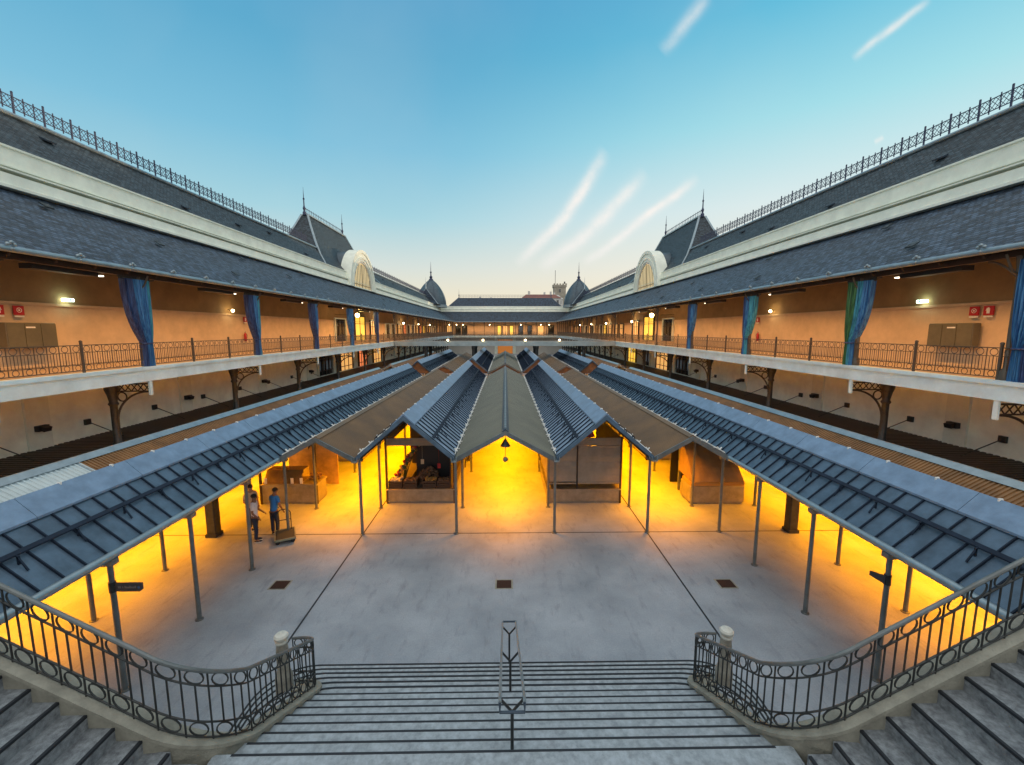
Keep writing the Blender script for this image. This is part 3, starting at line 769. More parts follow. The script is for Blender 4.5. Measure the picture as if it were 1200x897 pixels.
# ------------------------------------------------------------------ stalls
def stall(cx, y, w, d, label, kind, group='market stalls under the canopy'):
    t = thing('market_stall', (cx, y, 0), label, 'market stall', group)
    x0, x1 = cx-w/2, cx+w/2
    m = MB(); m.box(x0, x1, y, y+.7, .08, .60); m.box(x0+.06, x1-.06, y+.06, y+.6, 0, .08)
    for x in (x0, x1-.7): m.box(x, x+.7, y+.7, y+d, .08, .60)
    m.build('counter_base', steel, t)
    m = MB(); m.bbox(x0-.05, x1+.05, y-.05, y+.75, .60, .66); m.box(x0-.05, x0+.75, y+.75, y+d, .6, .66); m.box(x1-.75, x1+.05, y+.75, y+d, .6, .66); m.build('counter_top', steel, t)
    for xx in (x0, x1):
        for yy in (y, y+d):
            m = MB(); m.box(xx-.04, xx+.04, yy-.04, yy+.04, 0, 3.0); m.build('corner_post', wood, t)
    m = MB(); m.box(x0, x1, y-.03, y+.03, 2.62, 2.95); m.box(x0-.03, x0+.03, y+.04, y+d-.04, 2.62, 2.95); m.box(x1-.03, x1+.03, y+.04, y+d-.04, 2.62, 2.95)
    m.build('sign_board', taupe, t)
    if kind == 'closed':
        xm = x0+w*.40
        for a, b in ((x0+.05, xm-.04), (xm+.04, x1-.05)):
            m = MB(); n = 16
            V = []; 
            for i in range(n+1):
                z = 2.6-(2.6-(.93 if a > cx-w/2+.2 else 1.0))*i/n; off = .03*math.sin(i*1.1)
                V += [(a, y-.03+off*.3, z), (b, y-.03+off*.3+.01*math.sin(i*2.), z)]
            m.add(V, [(2*i, 2*i+1, 2*i+3, 2*i+2) for i in range(n)])
            m.v = m.v; o = m.build('shutter', taupe, t)
            m = MB(); m.box(a, b, y-.07, y+.0, .90, .96); m.build('shutter_bar', steel, o)
        m = MB(); m.box(xm-.03, xm+.03, y-.05, y+.03, .66, 2.62); m.build('mullion', blackm, t)
        for xx in (x0, x1):
            m = MB(); m.box(xx-.015, xx+.015, y+.1, y+d-.1, .95, 2.6); m.build('side_shutter', taupe, t)
    return t
L0 = 4.9
def sign_marks(t, x0, x1, y, z):
    m = MB(); rng = random.Random(2); x = x0
    while x < x1:
        w = .02+rng.random()*.03; m.box(x, x+w, y-.004, y, z, z+.05); x += w+.018
    return m.build('faded_lettering', mat('faded_text', (.3, .26, .2), .7), t)

# front left open stall with produce
t = stall(-3.73, 17.95, 2.95, L0, 'open front stall with produce crates and a dark interior left of the central aisle', 'open')
sign_marks(t, -4.5, -3.4, 17.915, 2.77)
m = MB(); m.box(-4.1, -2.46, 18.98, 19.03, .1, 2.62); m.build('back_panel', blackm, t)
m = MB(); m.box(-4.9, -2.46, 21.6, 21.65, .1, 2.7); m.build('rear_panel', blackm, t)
m = MB(); m.box(-2.45, -2.4, 18.0, 22.8, .66, 2.6); m.build('side_panel', wood, t)
def crate(cx, y, z, w, d, h, label, pm, n):
    c = thing('crate', (cx, y, z), label, 'crate', 'produce crates on the front stall')
    m = MB()
    for k in range(3):
        zz = z+.02+k*h/3
        m.box(cx-w/2, cx+w/2, y, y+.02, zz, zz+h/3-.03); m.box(cx-w/2, cx+w/2, y+d-.02, y+d, zz, zz+h/3-.03)
        m.box(cx-w/2, cx-w/2+.02, y+.02, y+d-.02, zz, zz+h/3-.03); m.box(cx+w/2-.02, cx+w/2, y+.02, y+d-.02, zz, zz+h/3-.03)
    for a in (cx-w/2+.03, cx+w/2-.03):
        m.box(a-.02, a+.02, y-.012, y, z, z+h)
    m.box(cx-w/2+.02, cx+w/2-.02, y+.02, y+d-.02, z, z+h*.5)
    m.build('crate_body', wood, c)
    rng = random.Random(int(cx*100)); m = MB()
    for i in range(n):
        m.ball((cx+(rng.random()-.5)*(w-.12), y+.05+rng.random()*(d-.1), z+h*.8+rng.random()*.08), .05+rng.random()*.025, 7, 5)
    m.build('produce', pm, c, True)
cr = [(-4.85, 'crate of pale onions at the left end of the open stall counter', prod[4]), (-4.2, 'crate of brown produce beside the onions on the open stall counter', prod[0]), (-3.35, 'crate of ochre produce near the right of the open stall counter', prod[1]), (-2.72, 'crate of brown roots at the right end of the open stall counter', prod[0])]
for cx, lab, pm in cr: crate(cx, 17.98, .665, .6, .55, .34, lab, pm, 34)
t = thing('produce_heap', (-3.5, 18.6, .66), 'dark rounded heap of leafy produce in the middle of the open front stall', 'produce')
rng = random.Random(4); m = MB()
for i in range(160):
    a = rng.random()*2*PI; r = rng.random()**.5*.62; z = .66+.75*(1-(r/.62)**2)*(.7+.3*rng.random()); m.ball((-3.5+r*math.cos(a), 18.72+r*.35*math.sin(a), z), .06+.03*rng.random(), 6, 5, (1, 1, .7))
m.build('leaves', prod[0], t)
t = thing('flower_display', (-4.75, 18.7, .66), 'bunches of red and yellow flowers lit at the left side of the open front stall', 'flowers')
m = MB(); m2 = MB(); m3 = MB(); m4 = MB()
for i in range(120):
    q = rng.random(); x = -5.0+.15*rng.random()+q*1.0; z = .9+q*1.55+.2*rng.random(); y = 18.5+.3*rng.random()
    (m if i % 3 == 0 else m2 if i % 3 == 1 else m3).ball((x, y, z), .05+.03*rng.random(), 6, 4)
    if i % 6 == 0: m4.tube([(-4.75+.1*rng.random(), 18.8, .66), (x, y, z)], .01, 4)
m.build('red_blooms', prod[3], t); m2.build('yellow_blooms', prod[1], t); m3.build('leaves', prod[2], t); m4.build('stems', prod[2], t)
for nm, x, z, mt, lab in (('price_card', -3.72, 1.75, prod[4], 'small cream price card hanging in the dark of the open front stall'), ('price_card', -2.98, 1.55, redm, 'small red price card hanging in the dark of the open front stall')):
    m = MB(); m.box(x-.07, x+.07, 18.4, 18.41, z-.11, z+.11); m.tube([(x, 18.4, z+.11), (x, 18.4, 2.6)], .004, 4)
    tag(m.build(nm, mt), lab, 'price card')
# front right closed stall
t = stall(3.46, 17.85, 3.2, L0, 'closed front stall with two taupe roller shutters, right of the central aisle', 'closed'); sign_marks(t, 3.6, 4.6, 17.815, 2.77)
m = MB(); m.add([(3.0, 17.80, 3.0), (3.9, 17.80, 3.0), (3.6, 17.80, 3.6), (3.3, 17.8, 3.5)], [(0, 1, 2, 3)]); m.add([(3.0, 17.84, 3.0), (3.9, 17.84, 3.0), (3.6, 17.84, 3.6), (3.3, 17.84, 3.5)], [(0, 3, 2, 1)])
m.build('gable_panel', mat('deep_red', (.16, .012, .01), .6), t)
# outer left metal counter stall
t = thing('market_stall', (-9.45, 17.9, 0), 'golden-lit stall with a steel display counter and star decorations', 'market stall', 'market stalls under the canopy')
m = MB(); m.bbox(-10.7, -8.25, 17.95, 18.9, .08, .85, .03); m.box(-10.65, -8.3, 18.0, 18.85, 0, .08); m.build('counter_base', steel, t)
m = MB(); m.bbox(-10.72, -8.22, 17.9, 18.95, .85, .92, .02); m.build('counter_top', steel, t)
m = MB(); m.prism([(17.95, .92), (18.35, 1.42), (18.9, 1.42), (18.9, .92)], -10.6, -9.0, 'X'); m.build('display_case', mat('case_metal', (.45, .33, .2), .2, .7, .1, 4, .3, 2), t)
m = MB(); m.box(-10.7, -8.3, 20.4, 20.46, 0, 2.7); m.build('back_panel', goldp, t)
def star(cx, y, cz, r):
    P = []
    for k in range(10):
        a = PI/2+k*PI/5+.3; q = r if k % 2 == 0 else r*.3; P.append((cx+q*math.cos(a), cz+q*math.sin(a)))
    m = MB(); m.prism(P, y-.03, y); return m
star(-9.0, 20.38, 2.3, .26).build('star_decoration', wood, t); star(-9.6, 20.38, 2.05, .3).build('star_decoration', wood, t)
for x in (-10.7, -8.28):
    for y in (17.95, 22.7):
        m = MB(); m.box(x-.04, x+.04, y-.04, y+.04, 0, 3.0); m.build('corner_post', wood, t)
m = MB(); m.box(-10.7, -8.28, 17.92, 17.98, 2.72, 2.9); m.build('sign_board', taupe, t)
for k, x in enumerate((-10.45, -9.3, -8.9)):
    m = MB(); m.box(x-.06, x+.06, 17.88, 17.9, .95, 1.2); m.build('price_tag', signw, t)
m = MB(); rng = random.Random(8)
for i in range(40): m.ball((-8.75+rng.random()*.4, 18.3+rng.random()*.5, .98+rng.random()*.25), .05, 6, 4)
m.build('goods', prod[0], t)
# outer right covered stall
t = thing('market_stall', (9.3, 17.7, 0), 'closed stall under a sloping taupe fabric cover beneath the right canopy', 'market stall', 'market stalls under the canopy')
m = MB(); m.bbox(8.1, 10.5, 17.65, 18.7, .08, .82, .03); m.box(8.15, 10.45, 17.7, 18.6, 0, .08); m.build('counter_base', steel, t)
m = MB(); m.box(8.12, 10.48, 17.68, 18.6, .82, .98); m.build('goods_tray', prod[1], t)
m = MB(); nx = 12
top = [(8.25+2.0*i/nx, 19.2, 2.75-.25*abs(i/nx-.3)) for i in range(nx+1)]; mid = [(8.2+2.15*i/nx, 18.0+.02*math.sin(i*1.7), 1.55) for i in range(nx+1)]; bot = [(8.13+2.34*i/nx, 17.66+.012*math.sin(i*2.1), 1.0) for i in range(nx+1)]
m.add(top+mid+bot, [(i+k*(nx+1), i+1+k*(nx+1), i+1+(k+1)*(nx+1), i+(k+1)*(nx+1)) for k in (0, 1) for i in range(nx)])
m.add([(8.13, 17.66, 1.0), (8.2, 18.0, 1.55), (8.25, 19.2, 2.75), (8.25, 19.3, 1.0)], [(0, 1, 2, 3)]); m.add([(10.47, 17.66, 1.0), (10.35, 18.0, 1.55), (10.25, 19.2, 2.58), (10.4, 19.3, 1.0)], [(0, 1, 2, 3)])
m.build('fabric_cover', mat('cover_fabric', (.27, .19, .11), .8, 0, .5, 6, .2, 2), t)
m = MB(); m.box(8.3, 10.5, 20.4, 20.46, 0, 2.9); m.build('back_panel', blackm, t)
for x in (8.3, 10.6):
    m = MB(); m.box(x-.05, x+.05, 19.3, 19.4, 0, 3.0); m.build('corner_post', postm, t)
# rows of stalls behind (mostly seen from the aisles)
proto = None
words = ['second', 'third', 'fourth']
rear = ['first', 'second', 'third', 'fourth']
names = {-9.45: 'outer row on the left', -3.6: 'row just left of the central aisle', 3.46: 'row just right of the central aisle', 9.4: 'outer row on the right'}
for cx, rn in names.items():
    for k, wd in enumerate(words):
        w = 2.2 if abs(cx) > 8 else 2.95
        lab = 'closed taupe-shuttered stall, %s from the front in the %s' % (wd, rn)
        y = 24.0+6.0*k
        if proto is None or proto.get(w) is None:
            proto = proto or {}; proto[w] = stall(cx, y, w, L0, lab, 'closed')
        else: dup(proto[w], (cx, y, 0), 0, lab, 'market stalls under the canopy')

# ------------------------------------------------------------------ grand staircase
ST = thing('staircase', (0, 8.95, 0), 'wide granite staircase in the foreground splitting into two side flights', 'staircase')
RZ, TR = .17, .305
for k in range(0, 15):
    yf = 8.95-TR*k; z = RZ*k
    if k == 0: continue
    m = MB(); back = yf-TR-.02 if k < 14 else .4
    if k <= 6:
        hw = 5.35-.2*k; r = 1.0+.0*k
        P = [(-hw+r*(1-math.cos(a)), yf-r+r*math.sin(a)) for a in [PI/2*i/8 for i in range(9)]]
        P = P+[(-x, y) for x, y in reversed(P)]
        P = [(-hw, 5.4)]+P+[(hw, 5.4)]
        m.prism(P, z-RZ, z, 'Z')
    else:
        m.box(-3.6 if k < 14 else -3.62, 3.6 if k < 14 else 3.62, back, yf, 0 if k == 14 else z-RZ, z)
    if k in (7, 8, 9, 10, 11, 12, 13): m.v = m.v
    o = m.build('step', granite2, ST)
    m = MB()
    if k <= 6:
        Q = [(-x, y) for x, y in []]
        pts = [(x, y, z+.002) for x, y in P[1:-1]]
        pts = [(-hw, 6.2, z+.002)]+pts+[(hw, 6.2, z+.002)]
        for a, b in zip(pts[:-1], pts[1:]):
            m.bar(a, b, .035, .02)
    else: m.box(-3.4, 3.4, yf-.026, yf+.004, z-.01, z+.004)
    m.build('nosing', nosing, o)
m = MB(); m.box(-3.6, 3.6, .4, 6.8, 0, RZ*6.4); m.build('stair_core', curbm, ST)
for s in (-1, 1):
    for k in range(20):
        u0 = 3.62+.293*k; z = 2.55+RZ*k
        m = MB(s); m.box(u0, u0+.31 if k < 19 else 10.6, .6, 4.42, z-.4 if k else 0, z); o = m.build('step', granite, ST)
        m = MB(s); m.box(u0-.006, u0+.03, .6, 4.4, z-.028, z+.004); m.build('nosing', nosing, o)
    m = MB(s); m.prism([(3.7, 0), (3.7, 2.3), (9.6, 5.7), (10.5, 5.7), (10.5, 0)], .7, 4.4); m.build('flight_core', curbm, ST)
m = MB(); m.box(-10.6, 10.6, -5.5, .55, 5.7, 6.0); tag(m.build('landing', granite), kind='structure')

def stair_path(s):
    """inner edge of the curb: list of (u,y,z) and outward normals"""
    P = []
    zc = lambda y: RZ*(8.95-y)/TR+.07
    for y in (6.95, 6.5, 6.0, 5.6, 5.2): P.append((3.4, y, zc(y), 1, 0))
    ns = 10
    z0 = zc(5.2); z1 = 2.55+.58*(4.2-3.62)+.14
    for i in range(1, ns+1):
        a = PI/2*i/ns; u = 4.2-.8*math.cos(a); y = 5.2-.8*math.sin(a)
        t = i/ns; P.append((u, y, z0+(z1-z0)*t, math.cos(a), math.sin(a)))
    for u in (4.6, 5, 5.5, 6, 6.6, 7.2, 8, 8.8, 9.4, 9.9): P.append((u, 4.4, 2.55+.58*(min(u, 9.3)-3.62)+.14, 0, 1))
    # volute at the bottom
    Q = [(4.05, 7.5, .86, 0, -1), (3.78, 7.44, .92, .3, -.95), (3.55, 7.3, 1.0, .7, -.7), (3.43, 7.12, 1.09, .95, -.3)]
    return Q+P
for s in (-1, 1):
    P = stair_path(s); W_ = .25
    m = MB(s); V = []
    for u, y, z, nx, ny in P:
        V += [(u, y, 0), (u, y, z-.07), (u-.03*nx, y-.03*ny, z-.06), (u-.03*nx, y-.03*ny, z-.01), (u, y, z), (u+nx*W_, y+ny*W_, z), (u+nx*W_, y+ny*W_, 0)]
    n = 7; F_ = []
    for i in range(len(P)-1):
        for k in range(n-1): F_.append((i*n+k, i*n+k+1, (i+1)*n+k+1, (i+1)*n+k))
    F_ += [tuple(range(n)), tuple((len(P)-1)*n+k for k in range(n))]
    m.add(V, F_); m.build('curb', curbm, ST, True)
    # outside landing ledge skirting
    side = 'left' if s < 0 else 'right'
    T = thing('stair_railing', (s*3.6, 6.95, 0), 'curving dark iron stair railing with rings between its bars, %s of the central flight' % side, 'railing', 'stair railings')
    C = [Vector((u+nx*.075, y+ny*.075, z)) for u, y, z, nx, ny in P]
    # resample
    D = [0]
    for a, b in zip(C[:-1], C[1:]): D.append(D[-1]+math.hypot(b.x-a.x, b.y-a.y))
    def at(d):
        d = max(0, min(D[-1]-1e-6, d))
        for i in range(len(D)-1):
            if D[i+1] >= d:
                t = (d-D[i])/(D[i+1]-D[i]); return C[i].lerp(C[i+1], t)
        return C[-1]
    Hh = lambda d: .93
    step = .128; nb = int(D[-1]/step)
    def line(h): return [tuple(at(d)+Vector((0, 0, h(d)))) for d in [k*D[-1]/90 for k in range(91)]]
    m = MB(s); m.tube(line(lambda d: Hh(d)), .026, 8); m.build('top_rail', postm, T, True)
    m = MB(s); m.tube(line(lambda d: Hh(d)-.20), .012, 6); m.build('upper_rail', iron, T, True)
    m = MB(s); m.tube(line(lambda d: .24), .012, 6); m.build('lower_rail', iron, T, True)
    m = MB(s); m.tube(line(lambda d: .03), .012, 6); m.build('bottom_rail', iron, T, True)
    for k in range(nb+1):
        d = k*step; p = at(d); full = k % 2 == 0
        m = MB(s)
        m.tube([(p.x, p.y, p.z+(0 if full else .24)), (p.x, p.y, p.z+(Hh(d) if full else Hh(d)-.2))], .011, 5)
        m.build('baluster', iron, T)
        if not full:
            tg = (at(d+.05)-at(d-.05)); hl = math.hypot(tg.x, tg.y); tx, ty, tz = tg.x/hl, tg.y/hl, tg.z/hl
            for hc, rr in ((Hh(d)-.1, .088), (.135, .088)):
                m = MB(s)
                m.tube([(p.x+tx*rr*math.cos(a), p.y+ty*rr*math.cos(a), p.z+hc+tz*rr*math.cos(a)*.9+rr*math.sin(a)) for a in [2*PI*i/14 for i in range(14)]], .0105, 5, True)
                m.build('ring', iron, T)
    # bollard at the foot
    T = thing('stone_bollard', (s*4.33, 7.55, 0), 'white stone bollard with a round cap at the foot of the stair railing, %s side' % side, 'bollard', 'stone bollards')
    m = MB(s); m.lathe((4.33, 7.55, 0), [(.16, 0), (.16, .9), (.14, .95), (.11, 1.05), (.11, 1.45), (.095, 1.6), (.09, 1.62)], 20); m.build('shaft', mat('bollard_stone', (.33, .32, .27), .7, 0, .4, 20, .35, 5), T, True)
    m = MB(s); m.lathe((4.33, 7.55, 1.60), [(.09, 0), (.115, .02), (.115, .045), (.09, .065), (.09, .08), (.125, .1), (.13, .15), (.105, .185), (.045, .2), (.03, .22), (.012, .23)], 20); m.build('cap', stonew, T, True)

# central handrail
T = thing('stair_handrail', (.08, 4.8, 2.3), 'double metal handrail on forked posts running down the middle of the central flight', 'handrail')
def rz(y): return 2.97-.5*(y-4.8)
for x in (-.075, .235):
    m = MB(); m.tube([(x, 4.78, rz(4.8)-.02), (x, 4.9, rz(4.9)), (x, 9.2, rz(9.2))], .02, 8); m.build('rail', gutterm, T, True)
m = MB(); m.tube([(-.075, 9.2, rz(9.2)), (.235, 9.2, rz(9.2))], .02, 8); m.tube([(-.075, 4.78, rz(4.8)-.02), (-.075, 4.74, rz(4.8)-.12), (.235, 4.74, rz(4.8)-.12), (.235, 4.78, rz(4.8)-.02)], .02, 8); m.build('end_loop', zincD, T)
for y, zb in ((4.85, 2.21), (6.85, 1.02), (8.75, 0)):
    m = MB(); m.tube([(.08, y, zb), (.08, y, rz(y)-.2)], .022, 8)
    for x in (-.075, .235): m.tube([(.08, y, rz(y)-.2), (x, y, rz(y)-.01)], .018, 6)
    m.build('forked_post', iron, T)

# ------------------------------------------------------------------ curtains
def curtain(s, y, mats, lab, wtop=1.28):
    T = thing('curtain', (s*15.95, y, 6.0), lab, 'curtain', 'tied curtains on the gallery posts')
    zs = [9.75-i*.13 for i in range(30)]
    def dims(z):
        t = (9.75-z)/(9.75-7.05)
        if t < 1:
            w = wtop*(1-.06*t-.58*t**3.0); c = .0+.26*t**2.2
        else:
            q = min(1, (7.05-z)/.9); w = wtop*.36*(1+.25*q); c = .26
        return w/2, c
    nm = len(mats)
    for j, mt in enumerate(mats):
        m = MB(s); V = []; n = 44; a0 = -1+2*j/nm; a1 = -1+2*(j+1)/nm
        for z in zs:
            hw, c = dims(z)
            for side in (1, -1):
                for i in range(n+1):
                    q = a0+(a1-a0)*(i if side > 0 else n-i)/n
                    dep = .20*math.sqrt(max(.02, 1-q*q*.9))*(.6+.5*hw)
                    wv = .06*math.sin(q*30+.7*math.sin(z*1.3))*(.45+.6*hw)+.02*math.sin(q*71+z)
                    V.append((15.95-side*dep-wv*side*1.0, y+c+q*hw, z))
        w_ = 2*(n+1); F_ = []
        for r in range(len(zs)-1):
            for i in range(w_): k = (i+1) % w_; F_.append((r*w_+i, r*w_+k, (r+1)*w_+k, (r+1)*w_+i))
        m.add(V, F_); m.build('curtain_panel', mt, T, True)
    m = MB(s); hw, c = dims(7.0); m.tube([(15.95+.20*math.cos(a), y+c+(hw+.03)*math.sin(a), 7.02) for a in [2*PI*k/20 for k in range(20)]], .035, 6, True); m.build('tieback', c_dblue, T)
    m = MB(s); m.bar((15.95, y-wtop/2-.1, 9.8), (15.95, y+wtop/2+.1, 9.8), .06, .14); m.build('curtain_rail', iron, T)
curtain(-1, 18.85, [c_dblue, c_blue, c_blue, c_teal], 'blue and teal tied curtain on the left gallery, widest and nearest of that side')
curtain(-1, 27.3, [c_dblue, c_blue, c_teal], 'blue curtain with a pale teal edge on the left gallery, second from the viewer')
curtain(-1, 35.8, [c_dblue, c_blue], 'narrow deep blue curtain on the left gallery, third from the viewer')
curtain(-1, 44.2, [c_blue, c_blue], 'small blue curtain beside the bright wall lamp of the left gallery')
curtain(-1, 53, [c_dblue, c_blue], 'tiny dark blue curtain farthest along the left gallery before the bridge', 1.2)
curtain(1, 12.5, [c_dblue, c_blue, c_blue], 'violet blue curtain cut by the right edge of the picture')
curtain(1, 19.05, [c_teal, c_blue, c_green, c_green][::-1] if False else [c_blue, c_teal, c_green, c_green], 'green and teal tied curtain on the right gallery')
curtain(1, 27.6, [c_teal, c_blue, c_dblue], 'blue curtain on the right gallery between the green one and the dark post')
curtain(1, 36.2, [c_blue, c_dblue], 'narrow blue curtain on the right gallery, third from the picture edge')

# ------------------------------------------------------------------ gallery wall fittings
def wallbox(s, y, lab):
    T = thing('wall_cabinet', (s*20.3, y, 6.9), lab, 'cabinet', 'metal cabinets on the gallery walls')
    m = MB(s); m.bbox(19.85, 20.2, y-.95, y+.95, 6.85, 7.9, .02); m.build('cabinet_body', cabm, T)
    m = MB(s)
    for a, b in ((y-.93, y-.32), (y-.29, y+.30), (y+.33, y+.93)): m.box(19.83, 19.85, a, b, 6.9, 7.85)
    m.build('door', cabm, T)
    m = MB(s); m.box(19.822, 19.83, y-.25, y+.1, 7.68, 7.74); m.build('label_plate', signw, T)
wallbox(-1, 18.2, 'brown metal cabinet with a small label on the left gallery wall under the red signs')
wallbox(1, 18.7, 'brown metal cabinet with a small label on the right gallery wall under the red signs')
def fire(s, y, lab, kindf):
    T = thing('fire_sign', (s*20.2, y, 8.3), lab, 'sign', 'red fire safety signs on the gallery walls')
    m = MB(s); m.box(20.18, 20.22, y-.19, y+.19, 8.22, 8.6); m.build('sign_plate', redm, T)
    m = MB(s)
    if kindf == 'ext':
        m.box(20.17, 20.18, y-.05, y+.06, 8.29, 8.5); m.box(20.17, 20.18, y-.02, y+.03, 8.5, 8.54); m.bar((20.172, y+.05, 8.52), (20.172, y+.09, 8.4), .008, .02)
    else:
        m.tube([(20.172, y+.09*math.cos(a), 8.42+.09*math.sin(a)) for a in [2*PI*k/14 for k in range(14)]], .012, 5, True); m.box(20.17, 20.18, y-.03, y+.03, 8.39, 8.45)
    m.build('pictogram', signw, T)
    m = MB(s); m.box(20.18, 20.2, y-.17, y+.17, 8.13, 8.19); m.build('caption_strip', signw, T)
fire(-1, 17.38, 'red fire extinguisher sign nearest the left edge of the picture', 'ext'); fire(-1, 18.1, 'red alarm button sign on the left gallery wall above the cabinet', 'b')
fire(1, 18.1, 'red alarm button sign on the right gallery wall above the cabinet', 'b'); fire(1, 17.55, 'red fire extinguisher sign on the right gallery wall', 'ext')
fire(-1, 33.5, 'small red extinguisher sign between the two farther curtains of the left gallery', 'ext'); fire(1, 33.8, 'small red extinguisher sign between the farther curtains of the right gallery', 'ext')
def exting(s, y, lab):
    T = thing('fire_extinguisher', (s*20.1, y, 6.9), lab, 'fire extinguisher', 'fire extinguishers on the gallery walls')
    m = MB(s); m.lathe((20.1, y, 6.75), [(.08, 0), (.1, .03), (.1, .5), (.05, .6), (.03, .65)], 12); m.build('cylinder', redm, T, True)
    m = MB(s); m.bar((20.1, y-.06, 7.42), (20.1, y+.08, 7.46), .03); m.tube([(20.1, y+.05, 7.4), (20.02, y+.14, 7.2), (20.05, y+.12, 6.95)], .012, 6); m.build('hose', rubber, T)
exting(-1, 33.2, 'red fire extinguisher hung on the left gallery wall beside a curtain'); exting(1, 33.5, 'red fire extinguisher hung on the right gallery wall beside a curtain')
def exitsign(s, y, lab):
    T = thing('exit_sign', (s*20.0, y, 9.0), lab, 'exit sign', 'lit exit signs')
    m = MB(s); m.bbox(19.98, 20.2, y-.2, y+.2, 8.90, 9.04, .02); m.build('housing', glow_exit, T)
    m = MB(s); m.box(19.965, 19.978, y-.02, y+.05, 8.91, 9.03); m.box(19.965, 19.978, y-.12, y-.07, 8.93, 9.0); m.build('pictogram', glow_green, T)
    point('exit_glow', (s*19.8, y, 8.95), 2, (.85, 1, .7), .08, T)
exitsign(-1, 20.05, 'glowing emergency exit sign on the left gallery wall, near the red signs'); exitsign(1, 20.35, 'glowing emergency exit sign on the right gallery wall, near the red signs')
def lamp(s, u, y, z, lab, r=.14, pw=60, c=(1, .75, .4)):
    T = thing('wall_lamp', (s*u, y, z), lab, 'lamp', 'lit lamps in the galleries')
    m = MB(s); m.ball((u, y, z), r, 10, 8); m.build('globe', glow_bulb, T)
    m = MB(s); m.tube([(u, y, z), (20.28, y, z+.1)], .02, 6); m.build('arm', iron, T)
    if pw: point('lamp_light', (s*(u-.25), y, z), pw, c, .12, T)
lamp(-1, 19.9, 31.6, 9.0, 'round white lamp on the left gallery wall between the second and third curtains', .1, 12)
lamp(1, 19.9, 31.8, 9.0, 'round white lamp on the right gallery wall between the two blue curtains', .1, 12)
lamp(-1, 17.6, 51.2, 9.35, 'bright lantern on the left gallery where the bridge block begins', .24, 260, (1, .62, .18))
lamp(1, 17.6, 51.0, 9.35, 'bright lantern on the right gallery where the bridge block begins', .24, 260, (1, .62, .18))
for s in (-1, 1):
    sd = 'left' if s < 0 else 'right'
    for i, (y, pw) in enumerate([(66, 60), (83, 40), (97, 0), (112, 0)]):
        lamp(s, 19.7, y, 8.9, 'small far lamp in the %s gallery beyond the bridge, %s along' % (sd, ['first', 'second', 'third', 'last'][i]), .16, pw)

# signpost arms on the outer posts
T = thing('direction_sign', (-8.1, 8.25, 2.3), 'dark narrow direction sign bracketed to a thin post below the left canopy', 'sign', 'direction signs')
m = MB(); m.prism([(-8.02, 2.26), (-7.53, 2.26), (-7.48, 2.30), (-7.48, 2.44), (-8.02, 2.44)], 8.22, 8.26); m.build('sign_plate', mat('sign_dark', (.035, .035, .04), .4), T)
m = MB(); m.tube([(-8.1, 8.25, 2.24), (-8.1, 8.25, 2.46)], .066, 12); m.bar((-8.1, 8.24, 2.35), (-8.0, 8.24, 2.35), .05); m.build('clamp', iron, T)
m = MB(); rng = random.Random(5); x = -7.96
while x < -7.6:
    w = .014+rng.random()*.014; m.box(x, x+w, 8.216, 8.22, 2.335, 2.335+.03+rng.random()*.02); x += w+(.008 if rng.random() < .8 else .03)
m.build('faded_lettering', mat('sign_text', (.16, .15, .15), .6), T)
m = MB(); m.box(-7.56, -7.52, 8.216, 8.22, 2.33, 2.37); m.build('pictogram', c_blue, T)
T = thing('direction_sign', (8.1, 8.25, 2.3), 'dark direction sign seen almost edge-on on a post below the right canopy', 'sign', 'direction signs')
m = MB(); m.hexa([(8.02, 8.22, 2.26), (7.93, 8.5, 2.3), (7.95, 8.51, 2.3), (8.06, 8.24, 2.26), (8.02, 8.22, 2.44), (7.93, 8.5, 2.40), (7.95, 8.51, 2.40), (8.06, 8.24, 2.44)]); m.build('sign_plate', MATS['sign_dark'], T)
m = MB(); m.tube([(8.1, 8.25, 2.24), (8.1, 8.25, 2.46)], .066, 12); m.build('clamp', iron, T)

# ------------------------------------------------------------------ people
def skinned(name, verts, edges, radii, m, parent, root=0, sub=1):
    me = bpy.data.meshes.new(name); me.from_pydata(verts, edges, [])
    o = bpy.data.objects.new(name+'_tmp', me); COL.objects.link(o)
    md = o.modifiers.new('s', 'SKIN'); md.use_smooth_shade = True
    if sub: sb = o.modifiers.new('u', 'SUBSURF'); sb.levels = sub; sb.render_levels = sub
    sv = me.skin_vertices[0].data
    for i, r in enumerate(radii): sv[i].radius = r if isinstance(r, tuple) else (r, r); sv[i].use_root = (i == root)
    dg = bpy.context.evaluated_depsgraph_get(); dg.update()
    nm = bpy.data.meshes.new_from_object(o.evaluated_get(dg)); nm.name = name
    nm.materials.clear(); nm.materials.append(m)
    bpy.data.objects.remove(o)
    q = bpy.data.objects.new(name, nm); COL.objects.link(q); q.parent = parent
    for p in nm.polygons: p.use_smooth = True
    return q
